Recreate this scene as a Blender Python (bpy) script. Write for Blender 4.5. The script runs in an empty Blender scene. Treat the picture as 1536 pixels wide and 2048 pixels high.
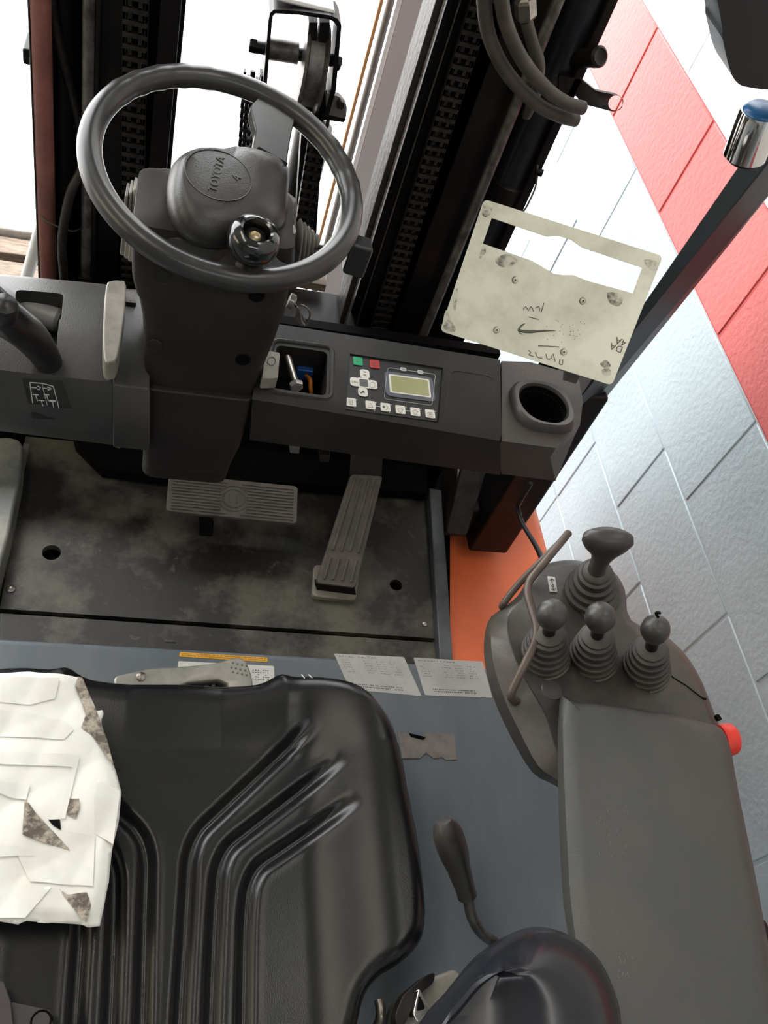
import bpy, bmesh, math, random
import numpy as np
from mathutils import Vector as V, Matrix
random.seed(7)
S = bpy.context.scene
COL = S.collection
# ------------------------------------------------------------------ camera
FL = 1755.69
N_ = V((150-768., -(2400-1024.), -FL)); Y_ = V((470-768., 2374., -FL))
Zc = -N_.normalized(); Yc = Y_.normalized(); Yc = (Yc - Zc*Yc.dot(Zc)).normalized(); Xc = Yc.cross(Zc)
RW = Matrix((Xc, Yc, Zc))            # camera -> world (rows are world axes in camera space)
CAM = V((0, 0, 1.35))
cd = bpy.data.cameras.new('camera'); co = bpy.data.objects.new('camera', cd); COL.objects.link(co)
cd.sensor_fit = 'VERTICAL'; cd.sensor_height = 24; cd.lens = FL/2048*24
cd.clip_start = .02; cd.clip_end = 100
co.matrix_world = Matrix.Translation(CAM) @ RW.to_4x4()
S.camera = co
# ------------------------------------------------------------------ light
w = bpy.data.worlds.new('sky'); S.world = w; w.use_nodes = True
w.node_tree.nodes['Background'].inputs[0].default_value = (.975, .99, 1, 1)
w.node_tree.nodes['Background'].inputs[1].default_value = 8.0
def area(name, loc, target, sx, sy, power, color):
    l = bpy.data.lights.new(name, 'AREA'); l.shape = 'RECTANGLE'; l.size = sx; l.size_y = sy; l.energy = power; l.color = color
    o = bpy.data.objects.new(name, l); COL.objects.link(o); o.location = loc
    o.rotation_euler = (V(target)-V(loc)).to_track_quat('-Z', 'Y').to_euler(); return o
area('ceiling_fill', (-.95, .5, 2.85), (-.95, .5, 0), .3, 1.6, 12, (1, .92, .76))  # unseen ceiling panels, added as interior fill and for highlights on the seat
area('ceiling_fill', (.3, -1.6, 2.85), (.3, -1.6, 0), 2.2, .3, 20, (.93, .97, 1))
area('ceiling_fill', (.85, .35, 2.85), (.85, .35, 0), .25, .9, 6, (1, .96, .9))
sl = bpy.data.lights.new('hazy_sun', 'SUN'); sl.energy = 5.5; sl.angle = math.radians(22); sl.color = (1, .96, .92)
so = bpy.data.objects.new('hazy_sun', sl); COL.objects.link(so); so.rotation_euler = V((-.38, .44, 1)).to_track_quat('Z', 'Y').to_euler()
area('warm_side_fill', (-3.85, .1, 1.9), (0, .1, .8), 2.4, 1.3, 34, (1, .88, .60))  # unseen warm panel, added for olive reflections on the seat
S.view_settings.view_transform = 'Standard'; S.view_settings.look = 'None'
S.view_settings.gamma = 1; S.view_settings.use_curve_mapping = False
S.view_settings.exposure = -.1
# ------------------------------------------------------------------ measuring
def ray(px, py): return RW @ V((px-768., -(py-1024.), -FL))
def hz(px, py, z): r = ray(px, py); return CAM + r*((z-CAM.z)/r.z)
def hy(px, py, y): r = ray(px, py); return CAM + r*((y-CAM.y)/r.y)
def hx(px, py, x): r = ray(px, py); return CAM + r*((x-CAM.x)/r.x)
def hp(px, py, p0, n): r = ray(px, py); return CAM + r*((p0-CAM).dot(n)/r.dot(n))
def dep(p): return -((RW.transposed() @ (p-CAM)).z)
def ps(p): return dep(p)/FL                    # metres per pixel at p
# ------------------------------------------------------------------ materials
MATS = {}
def mat(name, c, rough=.5, metal=0, c2=None, ns=8., lo=.4, hi=.65, bump=0, bs=200., spec=.5, coat=0, emit=None, detail=6, stretch=None, c3=None, ns3=40., lo3=.6, hi3=.68):
    if name in MATS: return MATS[name]
    m = bpy.data.materials.new(name); m.use_nodes = True; nt = m.node_tree; b = nt.nodes['Principled BSDF']
    b.inputs['Base Color'].default_value = (*c, 1); b.inputs['Roughness'].default_value = rough
    b.inputs['Metallic'].default_value = metal; b.inputs['Specular IOR Level'].default_value = spec
    b.inputs['Coat Weight'].default_value = coat; b.inputs['Coat Roughness'].default_value = .12
    tc = nt.nodes.new('ShaderNodeTexCoord'); src = tc.outputs['Object']
    if stretch:
        mp = nt.nodes.new('ShaderNodeMapping'); mp.inputs['Scale'].default_value = stretch; nt.links.new(src, mp.inputs[0]); src = mp.outputs[0]
    if c2:
        n = nt.nodes.new('ShaderNodeTexNoise'); n.inputs['Scale'].default_value = ns; n.inputs['Detail'].default_value = detail; n.inputs['Roughness'].default_value = .65
        r = nt.nodes.new('ShaderNodeMapRange'); r.inputs['From Min'].default_value = lo; r.inputs['From Max'].default_value = hi
        x = nt.nodes.new('ShaderNodeMix'); x.data_type = 'RGBA'
        nt.links.new(src, n.inputs['Vector']); nt.links.new(n.outputs['Fac'], r.inputs['Value']); nt.links.new(r.outputs[0], x.inputs[0])
        x.inputs[6].default_value = (*c, 1); x.inputs[7].default_value = (*c2, 1); nt.links.new(x.outputs[2], b.inputs['Base Color'])
    if c3:
        n = nt.nodes.new('ShaderNodeTexNoise'); n.inputs['Scale'].default_value = ns3; n.inputs['Detail'].default_value = 12; n.inputs['Roughness'].default_value = .75; n.inputs['Distortion'].default_value = 1.2
        r = nt.nodes.new('ShaderNodeMapRange'); r.inputs['From Min'].default_value = lo3; r.inputs['From Max'].default_value = hi3; r.inputs['To Max'].default_value = .8
        y = nt.nodes.new('ShaderNodeMix'); y.data_type = 'RGBA'; nt.links.new(src, n.inputs['Vector']); nt.links.new(n.outputs['Fac'], r.inputs['Value']); nt.links.new(r.outputs[0], y.inputs[0])
        nt.links.new(x.outputs[2], y.inputs[6]); y.inputs[7].default_value = (*c3, 1); nt.links.new(y.outputs[2], b.inputs['Base Color'])
    if bump:
        n2 = nt.nodes.new('ShaderNodeTexNoise'); n2.inputs['Scale'].default_value = bs; n2.inputs['Detail'].default_value = 3
        bp = nt.nodes.new('ShaderNodeBump'); bp.inputs['Strength'].default_value = bump; bp.inputs['Distance'].default_value = .002
        nt.links.new(src, n2.inputs['Vector']); nt.links.new(n2.outputs['Fac'], bp.inputs['Height']); nt.links.new(bp.outputs[0], b.inputs['Normal'])
    if emit: b.inputs['Emission Color'].default_value = (*c, 1); b.inputs['Emission Strength'].default_value = emit
    MATS[name] = m; return m
PLASTIC = mat('dark_plastic', (.030, .028, .026), .5, c2=(.052, .045, .038), ns=9, bump=.25, bs=700)
COLPL = mat('column_plastic', (.017, .014, .013), .48, c2=(.030, .025, .021), ns=7, bump=.2, bs=700, spec=.3)
DASHM = mat('dash_plastic', (.017, .016, .015), .5, c2=(.030, .026, .023), ns=6, bump=.3, bs=600, spec=.3)
GREYPL = mat('grey_plastic', (.16, .15, .135), .5, c2=(.11, .10, .09), ns=20)
CREAMG = mat('dusty_grey_plastic', (.27, .25, .21), .5, c2=(.17, .155, .13), ns=25)
MASTM = mat('mast_black', (.0045, .004, .004), .4, c2=(.014, .011, .009), ns=12, lo=.45, hi=.75, spec=.25)
MASTG = mat('mast_grease', (.022, .018, .015), .5, c2=(.006, .005, .005), ns=40, bump=.8, bs=90)
STEEL = mat('worn_steel', (.33, .30, .27), .35, .9, c2=(.16, .13, .11), ns=30)
RODM = mat('worn_rod', (.16, .15, .14), .4, .5, c2=(.05, .04, .035), ns=40)
CHROME = mat('chrome', (.8, .78, .76), .08, 1.)
REDREFL = mat('red_brown_reflection', (.33, .13, .105), .42, c2=(.19, .075, .06), ns=10)  # colour of the red reflection on the left lift cylinder
ORANGE = mat('orange_paint', (.85, .17, .05), .42, c2=(.65, .13, .04), ns=5, lo=.55, hi=.8)
SLATE = mat('slate_paint', (.115, .14, .165), .40, c2=(.16, .175, .19), ns=4, stretch=(3, .8, 3), bump=.05, bs=300)
SLATED = mat('slate_edge_paint', (.075, .085, .095), .45, c2=(.03, .03, .03), ns=10)
MATRUB = mat('floor_rubber', (.014, .013, .012), .55, c2=(.095, .088, .066), ns=7, lo=.47, hi=.62, bump=.4, bs=60, detail=12, c3=(.15, .14, .115), ns3=26, lo3=.60, hi3=.70)
PEDAL = mat('pedal_rubber', (.085, .075, .065), .65, c2=(.13, .115, .095), ns=30)
RUBBER = mat('boot_rubber', (.035, .032, .029), .55, c2=(.075, .063, .050), ns=18)
KNOBM = mat('knob_plastic', (.035, .034, .033), .38, c2=(.055, .05, .046), ns=25)
VINYL = mat('black_vinyl', (.007, .007, .008), .24, c2=(.012, .0115, .011), ns=10, bump=.10, bs=900, spec=.42)
GLOSS = mat('gloss_black', (.008, .008, .009), .12, coat=.6)
WHEELM = mat('wheel_rubber', (.026, .026, .027), .28, c2=(.040, .038, .036), ns=14, spec=.5)
PADM = mat('armrest_vinyl', (.048, .049, .046), .5, c2=(.062, .060, .053), ns=5, bump=.3, bs=800)
PODM = mat('pod_plastic', (.036, .033, .031), .42, c2=(.085, .070, .050), ns=11, lo=.45, hi=.68, bump=.12, bs=600)
BLACK = mat('deep_black', (.0025, .0025, .0025), .8, spec=.1)
PAPER = mat('torn_paper', (.80, .79, .74), .6, c2=(.66, .64, .56), ns=6, lo=.5, hi=.75, bump=.3, bs=40)
TAPE = mat('packing_tape', (.78, .77, .74), .32, c2=(.68, .66, .6), ns=12)
FRAY = mat('frayed_backing', (.42, .37, .30), .85, c2=(.12, .10, .08), ns=90, lo=.42, hi=.58, bump=.6, bs=300)
PLATEM = mat('brushed_plate', (.86, .84, .68), .36, .2, c2=(.55, .52, .40), ns=9, lo=.45, hi=.75, bump=.05, bs=150, detail=9)
SOOT = mat('oily_smudge', (.10, .09, .07), .5, c2=(.35, .34, .27), ns=60)
MARK = mat('marker_ink', (.12, .11, .09), .6)
WHITEP = mat('white_label', (.72, .72, .70), .4, c2=(.6, .6, .57), ns=15)
LABELG = mat('old_label', (.50, .50, .49), .4, c2=(.40, .40, .39), ns=20)
YELLOW = mat('yellow_label', (.85, .42, .02), .4)
INK = mat('label_ink', (.10, .10, .10), .5)
TORN = mat('torn_label', (.22, .20, .18), .7, c2=(.14, .125, .11), ns=40)
GREEN = mat('green_key', (.01, .32, .12), .4); REDK = mat('red_key', (.42, .03, .03), .4)
BTN = mat('white_key', (.66, .64, .58), .45); BTNG = mat('icon_grey', (.25, .24, .22), .5)
LCD = mat('lcd_glass', (.33, .33, .17), .25)
BLUEG = mat('screen_bezel', (.10, .11, .13), .4); LINEW = mat('bezel_line', (.5, .52, .53), .4)
REDB = mat('emergency_red', (.75, .035, .02), .3)
BLUE = mat('blue_plastic', (.01, .06, .22), .4); ORW = mat('orange_wire', (.6, .18, .01), .5)
ALU = mat('cast_aluminium', (.36, .35, .32), .42, .5, c2=(.25, .24, .21), ns=30)
CABLE = mat('cable', (.012, .011, .011), .5)
HOSE = mat('dusty_hose', (.085, .072, .058), .6, c2=(.05, .042, .035), ns=20)
BARM = mat('brown_bar', (.085, .062, .052), .42, .3, c2=(.13, .10, .085), ns=30)
def wallmat(name, c):
    m = mat(name, c, .48, bump=.8, bs=85, c2=tuple(a*.93 for a in c), ns=3, c3=tuple(a*.45 for a in c), ns3=60, lo3=.76, hi3=.80); return m
WG = wallmat('wall_grey_paint', (.44, .52, .56)); WR = wallmat('wall_red_paint', (.60, .12, .115)); WWH = wallmat('wall_white_paint', (.75, .74, .72))
MORT = mat('mortar_grey', (.45, .53, .57), .6, bump=.4, bs=150); MORTR = mat('mortar_red', (.52, .07, .065), .6); MORTW = mat('mortar_white', (.7, .69, .67), .6)
CONC = mat('yard_concrete', (.72, .71, .69), .8, c2=(.62, .61, .59), ns=3)
SHOPF = mat('shop_floor', (.23, .23, .22), .6, c2=(.17, .17, .16), ns=3)
BWALL = mat('building_white', (.26, .26, .25), .7)
WOOD = mat('grey_timber', (.22, .17, .13), .8, c2=(.10, .08, .06), ns=10, stretch=(2, 12, 12))
POSTW = mat('post_white', (.42, .40, .39), .6)
BUFF = mat('cord_buff', (.34, .17, .06), .7)
# ------------------------------------------------------------------ builders
def origin(parent):
    p = V((0, 0, 0)); o = parent
    while o: p += o.location; o = o.parent
    return p
def tag(o, label=None, cat=None, group=None, kind=None):
    if label: o['label'] = label
    if cat: o['category'] = cat
    if group: o['group'] = group
    if kind: o['kind'] = kind
    return o
def thing(name, label, cat, loc, group=None):
    o = bpy.data.objects.new(name, None); o.empty_display_size = .05; COL.objects.link(o); o.location = V(loc)
    return tag(o, label, cat, group)
def mk(name, vs, fs, m, parent=None, smooth=True, bevel=0, seg=2, sub=0, label=None, sharp=40):
    if parent is None:
        a = np.array([tuple(v) for v in vs]); og = V(((a[:, 0].min()+a[:, 0].max())/2, (a[:, 1].min()+a[:, 1].max())/2, a[:, 2].min()))
    else: og = origin(parent)
    me = bpy.data.meshes.new(name); me.from_pydata([tuple(V(v)-og) for v in vs], [], fs)
    bm = bmesh.new(); bm.from_mesh(me); bmesh.ops.recalc_face_normals(bm, faces=bm.faces); bm.to_mesh(me); bm.free()
    for p in me.polygons: p.use_smooth = smooth
    if smooth: me.set_sharp_from_angle(angle=math.radians(sharp))
    me.materials.append(m); o = bpy.data.objects.new(name, me); COL.objects.link(o)
    if parent is None: o.location = og
    else: o.parent = parent
    if bevel:
        b = o.modifiers.new('bevel', 'BEVEL'); b.width = bevel; b.segments = seg; b.limit_method = 'ANGLE'; b.angle_limit = math.radians(35)
        for p in me.polygons: p.use_smooth = True
        b.harden_normals = True
    if sub:
        s = o.modifiers.new('sub', 'SUBSURF'); s.levels = sub; s.render_levels = sub
    if label: o['label'] = label
    return o
def bake(o):
    dg = bpy.context.evaluated_depsgraph_get(); dg.update(); me = bpy.data.meshes.new_from_object(o.evaluated_get(dg)); o.modifiers.clear(); o.data = me
def cut(o, *cutters):
    for c in cutters:
        md = o.modifiers.new('b', 'BOOLEAN'); md.operation = 'DIFFERENCE'; md.solver = 'EXACT'; md.use_self = bool(o.get('selfx')); md.object = c
    bpy.context.view_layer.update(); bake(o)
    for c in cutters: bpy.data.objects.remove(c)
    return o
def rnd(pts, r, n=4):
    out = []; k = len(pts)
    for i in range(k):
        p, a, b = V(pts[i]), V(pts[i-1]), V(pts[(i+1) % k]); ua = (a-p); ub = (b-p)
        rr = min(r, ua.length*.48, ub.length*.48); A = p+ua.normalized()*rr; B = p+ub.normalized()*rr
        for j in range(n+1):
            t = j/n; out.append(A*(1-t)**2+p*2*t*(1-t)+B*t*t)
    return out
def prism(name, pts, vec, m, parent=None, bevel=0, **k):
    pts = [V(p) for p in pts]; vec = V(vec); n = len(pts)
    vs = pts+[p+vec for p in pts]; fs = [list(range(n))[::-1], list(range(n, 2*n))]+[[i, (i+1) % n, n+(i+1) % n, n+i] for i in range(n)]
    return mk(name, vs, fs, m, parent, bevel=bevel, **k)
def box(name, x0, x1, y0, y1, z0, z1, m, parent=None, bevel=0, **k):
    return prism(name, [(x0, y0, z0), (x1, y0, z0), (x1, y1, z0), (x0, y1, z0)], (0, 0, z1-z0), m, parent, bevel, **k)
def obox(name, c, ux, uy, uz, m, parent=None, bevel=0, **k):
    c, ux, uy, uz = V(c), V(ux), V(uy), V(uz)
    return prism(name, [c-ux-uy-uz, c+ux-uy-uz, c+ux+uy-uz, c-ux+uy-uz], uz*2, m, parent, bevel, **k)
def catmull(pts, n=6, closed=False):
    P = [V(p) for p in pts]; k = len(P); out = []
    rng = range(k) if closed else range(k-1)
    for i in rng:
        if closed: a, b, c, d = P[(i-1) % k], P[i], P[(i+1) % k], P[(i+2) % k]
        else: a, b, c, d = P[max(i-1, 0)], P[i], P[i+1], P[min(i+2, k-1)]
        for j in range(n):
            t = j/n; out.append(.5*((2*b)+(c-a)*t+(2*a-5*b+4*c-d)*t*t+(3*b-a-3*c+d)*t**3))
    if not closed: out.append(P[-1])
    return out
def sweep(name, pts, r, m, parent=None, seg=12, closed=False, sm=6, cap=True, **k):
    base = [V(p) for p in pts]
    P = catmull(base, sm, closed) if sm else base
    n = len(P); R = []
    for i in range(n):
        if isinstance(r, (list, tuple)):
            t = i/max(sm, 1); a = int(t); L = len(r); b = (a+1) % L if closed else min(a+1, L-1); R.append(r[a % L if closed else min(a, L-1)]*(1-(t-a))+r[b]*(t-a))
        else: R.append(r)
    up = None; vs = []; fs = []
    for i in range(n):
        if closed: t = P[(i+1) % n]-P[i-1]
        else: t = P[min(i+1, n-1)]-P[max(i-1, 0)]
        t.normalize()
        if up is None: up = t.orthogonal().normalized()
        up = (up-t*up.dot(t)).normalized(); s = t.cross(up)
        for j in range(seg):
            a = 2*math.pi*j/seg; vs.append(P[i]+(up*math.cos(a)+s*math.sin(a))*R[i])
    if closed:   # untwist by matching nearest offset
        off = min(range(seg), key=lambda q: (vs[(n-1)*seg+q]-vs[0]).length)
    for i in range(n if closed else n-1):
        i2 = (i+1) % n
        for j in range(seg):
            if closed and i == n-1: fs.append([i*seg+(j+off) % seg, i*seg+(j+1+off) % seg, i2*seg+(j+1) % seg, i2*seg+j])
            else: fs.append([i*seg+j, i*seg+(j+1) % seg, i2*seg+(j+1) % seg, i2*seg+j])
    if not closed and cap: fs += [list(range(seg)), list(range((n-1)*seg, n*seg))]
    return mk(name, vs, fs, m, parent, **k)
def lathe(name, o, ax, prof, m, parent=None, seg=24, bend=None, sx=1., xdir=None, **k):
    o = V(o); ax = V(ax).normalized(); u = V(xdir) if xdir else ax.orthogonal(); u = (u-ax*u.dot(ax)).normalized(); s = ax.cross(u); vs = []; fs = []
    n = len(prof)
    for i, (r, h) in enumerate(prof):
        c = o+ax*h+(V(bend)*(h/prof[-1][1])**2 if bend else V((0, 0, 0)))
        for j in range(seg):
            a = 2*math.pi*j/seg; vs.append(c+(u*math.cos(a)*sx+s*math.sin(a))*max(r, 1e-5))
    for i in range(n-1):
        for j in range(seg): fs.append([i*seg+j, i*seg+(j+1) % seg, (i+1)*seg+(j+1) % seg, (i+1)*seg+j])
    fs += [list(range(seg)), list(range((n-1)*seg, n*seg))]
    return mk(name, vs, fs, m, parent, **k)
def loft(name, rings, m, parent=None, sm=0, caps=(True, True), **k):
    if sm: rings = [catmull(r, sm, True) for r in rings]
    n = len(rings[0]); vs = [V(p) for r in rings for p in r]; fs = []
    for i in range(len(rings)-1):
        for j in range(n): fs.append([i*n+j, i*n+(j+1) % n, (i+1)*n+(j+1) % n, (i+1)*n+j])
    if caps[0]: fs.append(list(range(n)))
    if caps[1]: fs.append(list(range((len(rings)-1)*n, len(rings)*n)))
    return mk(name, vs, fs, m, parent, **k)
def cyl(name, a, b, r, m, parent=None, seg=16, **k):
    return sweep(name, [a, b], r, m, parent, seg, sm=0, **k)
def field(name, outline, zf, res, m, parent=None, thick=0, **k):
    """height-field sheet clipped to an outline (list of (x,y)); border vertices snap to the outline"""
    O = np.array(outline, float); A = O; B = np.roll(O, -1, 0)
    x0, y0 = O.min(0)-res; x1, y1 = O.max(0)+res
    xs = np.arange(x0, x1+res, res); ys = np.arange(y0, y1+res, res); X, Y = np.meshgrid(xs, ys); P = np.stack([X.ravel(), Y.ravel()], 1)
    best = np.full(len(P), 1e9); near = P.copy(); ins = np.zeros(len(P), bool)
    for a, b in zip(A, B):
        d = b-a; t = np.clip(((P-a)@d)/(d@d+1e-12), 0, 1); q = a+t[:, None]*d; dd = np.hypot(*(P-q).T)
        s = dd < best; best[s] = dd[s]; near[s] = q[s]
        c = ((a[1] > P[:, 1]) != (b[1] > P[:, 1])); xx = (b[0]-a[0])*(P[:, 1]-a[1])/((b[1]-a[1]) if b[1] != a[1] else 1e-12)+a[0]; ins ^= c & (P[:, 0] < xx)
    sd = np.where(ins, best, -best)
    keep = sd > -res*1.0; Q = P.copy(); sn = keep & (sd < res*.35); Q[sn] = near[sn]; dist = np.where(sn, 0, sd)
    Zv = zf(Q[:, 0], Q[:, 1], dist)
    idx = -np.ones(len(P), int); idx[keep] = np.arange(keep.sum()); nx = len(xs); F = []
    W = idx.reshape(len(ys), nx); In = (sd > 0).reshape(len(ys), nx)
    for j in range(len(ys)-1):
        for i in range(nx-1):
            q = (W[j, i], W[j, i+1], W[j+1, i+1], W[j+1, i])
            if min(q) >= 0 and (In[j, i] or In[j, i+1] or In[j+1, i+1] or In[j+1, i]): F.append(q)
    vs = [V((a, b, c)) for (a, b), c in zip(Q[keep], Zv[keep])]
    o = mk(name, vs, [list(f) for f in F], m, parent, sharp=80, **k)
    bm = bmesh.new(); bm.from_mesh(o.data); bmesh.ops.remove_doubles(bm, verts=bm.verts, dist=res*.08)
    loose = [v for v in bm.verts if not v.link_faces]; bmesh.ops.delete(bm, geom=loose, context='VERTS')
    bmesh.ops.recalc_face_normals(bm, faces=bm.faces)
    if sum(f.normal.z for f in bm.faces) < 0: bmesh.ops.reverse_faces(bm, faces=bm.faces)
    bm.to_mesh(o.data); bm.free()
    if thick: s = o.modifiers.new('t', 'SOLIDIFY'); s.thickness = thick; s.offset = -1
    return o
def text(name, body, p, ux, uy, h, m, parent, ext=.0004):
    cu = bpy.data.curves.new(name, 'FONT'); cu.body = body; cu.size = h; cu.extrude = ext; cu.align_x = 'CENTER'; cu.align_y = 'CENTER'
    t = bpy.data.objects.new('tmp', cu); COL.objects.link(t)
    dg = bpy.context.evaluated_depsgraph_get(); me = bpy.data.meshes.new_from_object(t.evaluated_get(dg)); bpy.data.objects.remove(t)
    ux = V(ux).normalized(); uz = ux.cross(V(uy)).normalized(); uy = uz.cross(ux)
    me.transform(Matrix((ux, uy, uz)).transposed().to_4x4()); me.materials.clear(); me.materials.append(m); me.name = name
    o = bpy.data.objects.new(name, me); COL.objects.link(o); o.parent = parent; o.location = V(p)-origin(parent); return o
def copytree(o, parent=None):
    c = o.copy(); COL.objects.link(c)
    if parent is not None: c.parent = parent
    for ch in list(o.children): copytree(ch, c)
    return c
def helix(o): return o
def bolt(name, p, n, r, m, parent, h=None, sides=6):
    h = h or r*.7; return lathe(name, p, n, [(r, 0), (r, h*.8), (r*.85, h)], m, parent, seg=sides, smooth=False)

# ================================================================== SETTING
wx = 1.05
def struct(o): o['kind'] = 'structure'; return o
courses = [-.50, -.445, -.232, -.012, .200, .440, .662, .875, 1.09, 1.30, 1.52, 1.74, 1.96, 2.18, 2.40, 2.62, 3.0]
offs = {-.445: 1.33, -.232: 1.327, -.012: 1.127, .2: .985, .44: 1.202, .662: .985}
wall = box('wall_right', wx+.0005, wx+.2, -4, 8, -.5, 3.0, MORT); struct(wall)
red = box('mortar_band', wx-.0003, wx+.004, -4, 8, .44, .66, MORTR, wall); box('mortar_band', wx-.0003, wx+.004, -4, 8, .664, 3.0, MORTW, wall)
L = .395; gap = .0035
blocks = {}
for ci in range(len(courses)-1):
    z0, z1 = courses[ci], courses[ci+1]
    m = WR if abs(z0-.44) < .01 else (WWH if z0 > .6 else WG)
    if z1 > 1.8: continue
    base = offs.get(z0, 1.127 if ci % 2 else .93)
    ky = base-L*4
    while ky < 5.6:
        if ky+L > -.1:
            key = (round(z1-z0, 3), m.name)
            if key not in blocks:
                b = box('block', wx-.0022, wx+.006, 0, L-2*gap, 0, z1-z0-2*gap*.8, m, wall, bevel=.0020, seg=1); bake(b)
                for p in b.data.polygons: p.use_smooth = False
                b.data.transform(Matrix.Translation(wall.location-V((wx, 0, 0)))); blocks[key] = b.data
            else:
                b = bpy.data.objects.new('block', blocks[key]); COL.objects.link(b); b.parent = wall
            b.location = V((wx+random.uniform(-.0012, .0008), ky+gap, z0+gap*.8))-wall.location
        ky += L
if True:
    m = WWH; o = box('upper_paint', wx-.004, wx+.010, -4, 8, 1.742, 3.0, WWH, wall)
    o = box('upper_paint', wx-.004, wx+.010, -4, -.46, -.5, 1.742, WG, wall); o = box('upper_paint', wx-.004, wx+.010, 5.9, 8, -.5, 1.742, WWH, wall)
struct(box('floor', -4, wx+.2, -4, 2.35, -.6, -.5, SHOPF))
struct(box('trim_1', -12, wx+.2, 2.35, 14, -.62, -.505, CONC))['label'] = 'pale concrete yard outside'
struct(box('ceiling', -4, wx+.2, -4, 2.3, 3.0, 3.1, BWALL))
struct(box('trim_2', -4, wx-.005, 2.2, 2.3, 2.6, 3.0, BWALL))['label'] = 'door header'
struct(box('wall_back', -4, wx+.2, -4.2, -4, -.5, 3.0, BWALL))
struct(box('wall_left', -4.2, -4, -4, 2.3, -.5, 3.0, BWALL))

# doorway things seen past the mast
p0 = hy(752, 300, 2.12)
xa, xb = hy(713, 300, 2.12).x, hy(800, 300, 2.12).x
t = thing('door_post', 'pale painted steel door post standing upright just beyond the right mast rail', 'post', ((xa+xb)/2, 2.12, -.5))
box('post', xa+.012, xb+.03, 2.12, 2.2, -.5, 2.58, POSTW, t, bevel=.004)
box('edge_flange', xa-.004, xa+.008, 2.10, 2.2, -.5, 2.58, WWH, t, bevel=.002)
box('base_plate', xa-.03, xb+.05, 2.08, 2.24, -.5, -.485, POSTW, t)
xc = hy(705, 300, 2.10).x
tag(cyl('conduit_pipe', (xc-.006, 2.085, -.5), (xc-.006, 2.085, 2.58), .009, GREYPL), 'thin grey conduit running up beside the pale door post', 'pipe')
xd = hy(684, 300, 2.07).x
tag(sweep('rope', [(xd-.004, 2.06, -.49), (xd, 2.06, .3), (xd+.004, 2.06, 1.2), (xd, 2.06, 2.55)], .0045, BUFF, seg=8), 'tan cord hanging straight in front of the pale door post', 'cord')
t = thing('timber_kerb', 'weathered timber edge boards lying on the ground beyond the left mast', 'timber', (-.75, 2.3, -.5))
yk = hz(20, 455, -.44).y
box('concrete_cap', -1.6, -.30, yk-.02, yk+.09, -.5, -.43, mat('kerb_concrete', (.45, .44, .41), .8, c2=(.3, .29, .27), ns=20, bump=.5, bs=60), t, bevel=.01)
for i in range(3):
    box('board', -1.6, -.30-.02*i, yk-.10-.095*i, yk-.025-.095*i, -.5, -.455-.012*i, WOOD, t, bevel=.004)
q0, q1 = hy(52, 560, 1.6), hy(78, 468, 1.6)
tag(sweep('white_tube', [q0+(q0-q1)*1.2, q0, q1, q1+(q1-q0)*.2], .013, WWH, sm=2), 'short white tube slanting up beside the left mast', 'tube')
pw = hz(330, 335, -.5)
tag(box('white_crate', pw.x-.06, pw.x+.10, pw.y, pw.y+.15, -.505, -.38, WWH, bevel=.01), 'small pale crate on the yard seen between left mast and steering wheel', 'crate')
# ================================================================== MAST
mast = thing('lift_mast', 'black steel lifting mast with two upright rails standing beyond the dashboard', 'mast', (.19, 1.3, -.4))
ZT, ZB = 2.2, -.35
def upright(name, pl, pr, yy, m, dpt=.03, py=300, z0=ZB, z1=ZT, bevel=.002, **k):
    a, b = hy(pl, py, yy), hy(pr, py, yy); return box(name, a.x, b.x, yy, yy+dpt, z0, z1, m, mast, bevel=bevel, **k)
# left assembly
upright('side_plate', 66, 71, 1.24, MASTM, .10)
a = hy(104, 300, 1.30); cyl('lift_cylinder', (a.x+.018, 1.31, ZB), (a.x+.018, 1.31, ZT), .032, MASTM, mast, 24)
a = hy(88, 300, 1.25); cyl('reflection_pipe', (a.x, 1.25, ZB), (a.x, 1.25, ZT), .0145, REDREFL, mast, 20, label='red-brown pipe added as the reflection on the cylinder')  # added tube, its colour stands in for a red reflection on the cylinder
a = hy(175, 300, 1.24); cyl('cylinder_rod', (a.x, 1.24, ZB), (a.x, 1.24, ZT), .0085, RODM, mast, 16, label='worn grey rod')
box('rod_clip', a.x-.011, a.x+.011, 1.228, 1.25, .30, .335, MASTM, mast); box('rod_clip', a.x-.011, a.x+.011, 1.228, 1.25, .98, 1.0, MASTM, mast)
upright('inner_rail', 186, 247, 1.25, MASTM, .09); upright('back_web', 150, 345, 1.34, MASTM, .02)
upright('outer_rail', 299, 337, 1.23, MASTM, .12)
upright('rail_flange', 186, 196, 1.235, MASTM, .015)
for z in (.44, .80):
    c = hy(88, 300, 1.25); sweep('tie_wire', [(c.x-.016, 1.26, z), (c.x, 1.232, z-.002), (c.x+.04, 1.236, z-.018), (c.x+.06, 1.26, z-.02)], .0014, HOSE, mast, 6)
sweep('hose', [hy(135, 700, 1.23), hy(128, 560, 1.23), hy(124, 480, 1.23), hy(140, 390, 1.23), hy(165, 330, 1.25), hy(160, 250, 1.28), hy(112, 60, 1.27), hy(95, -60, 1.27)], .0075, MASTG, mast, label='brown hose')
box('stop_block', hy(45, 120, 1.25).x, hy(66, 120, 1.25).x, 1.25, 1.3, hy(50, 130, 1.25).z, hy(50, 98, 1.25).z, MASTM, mast, bevel=.003)
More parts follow.
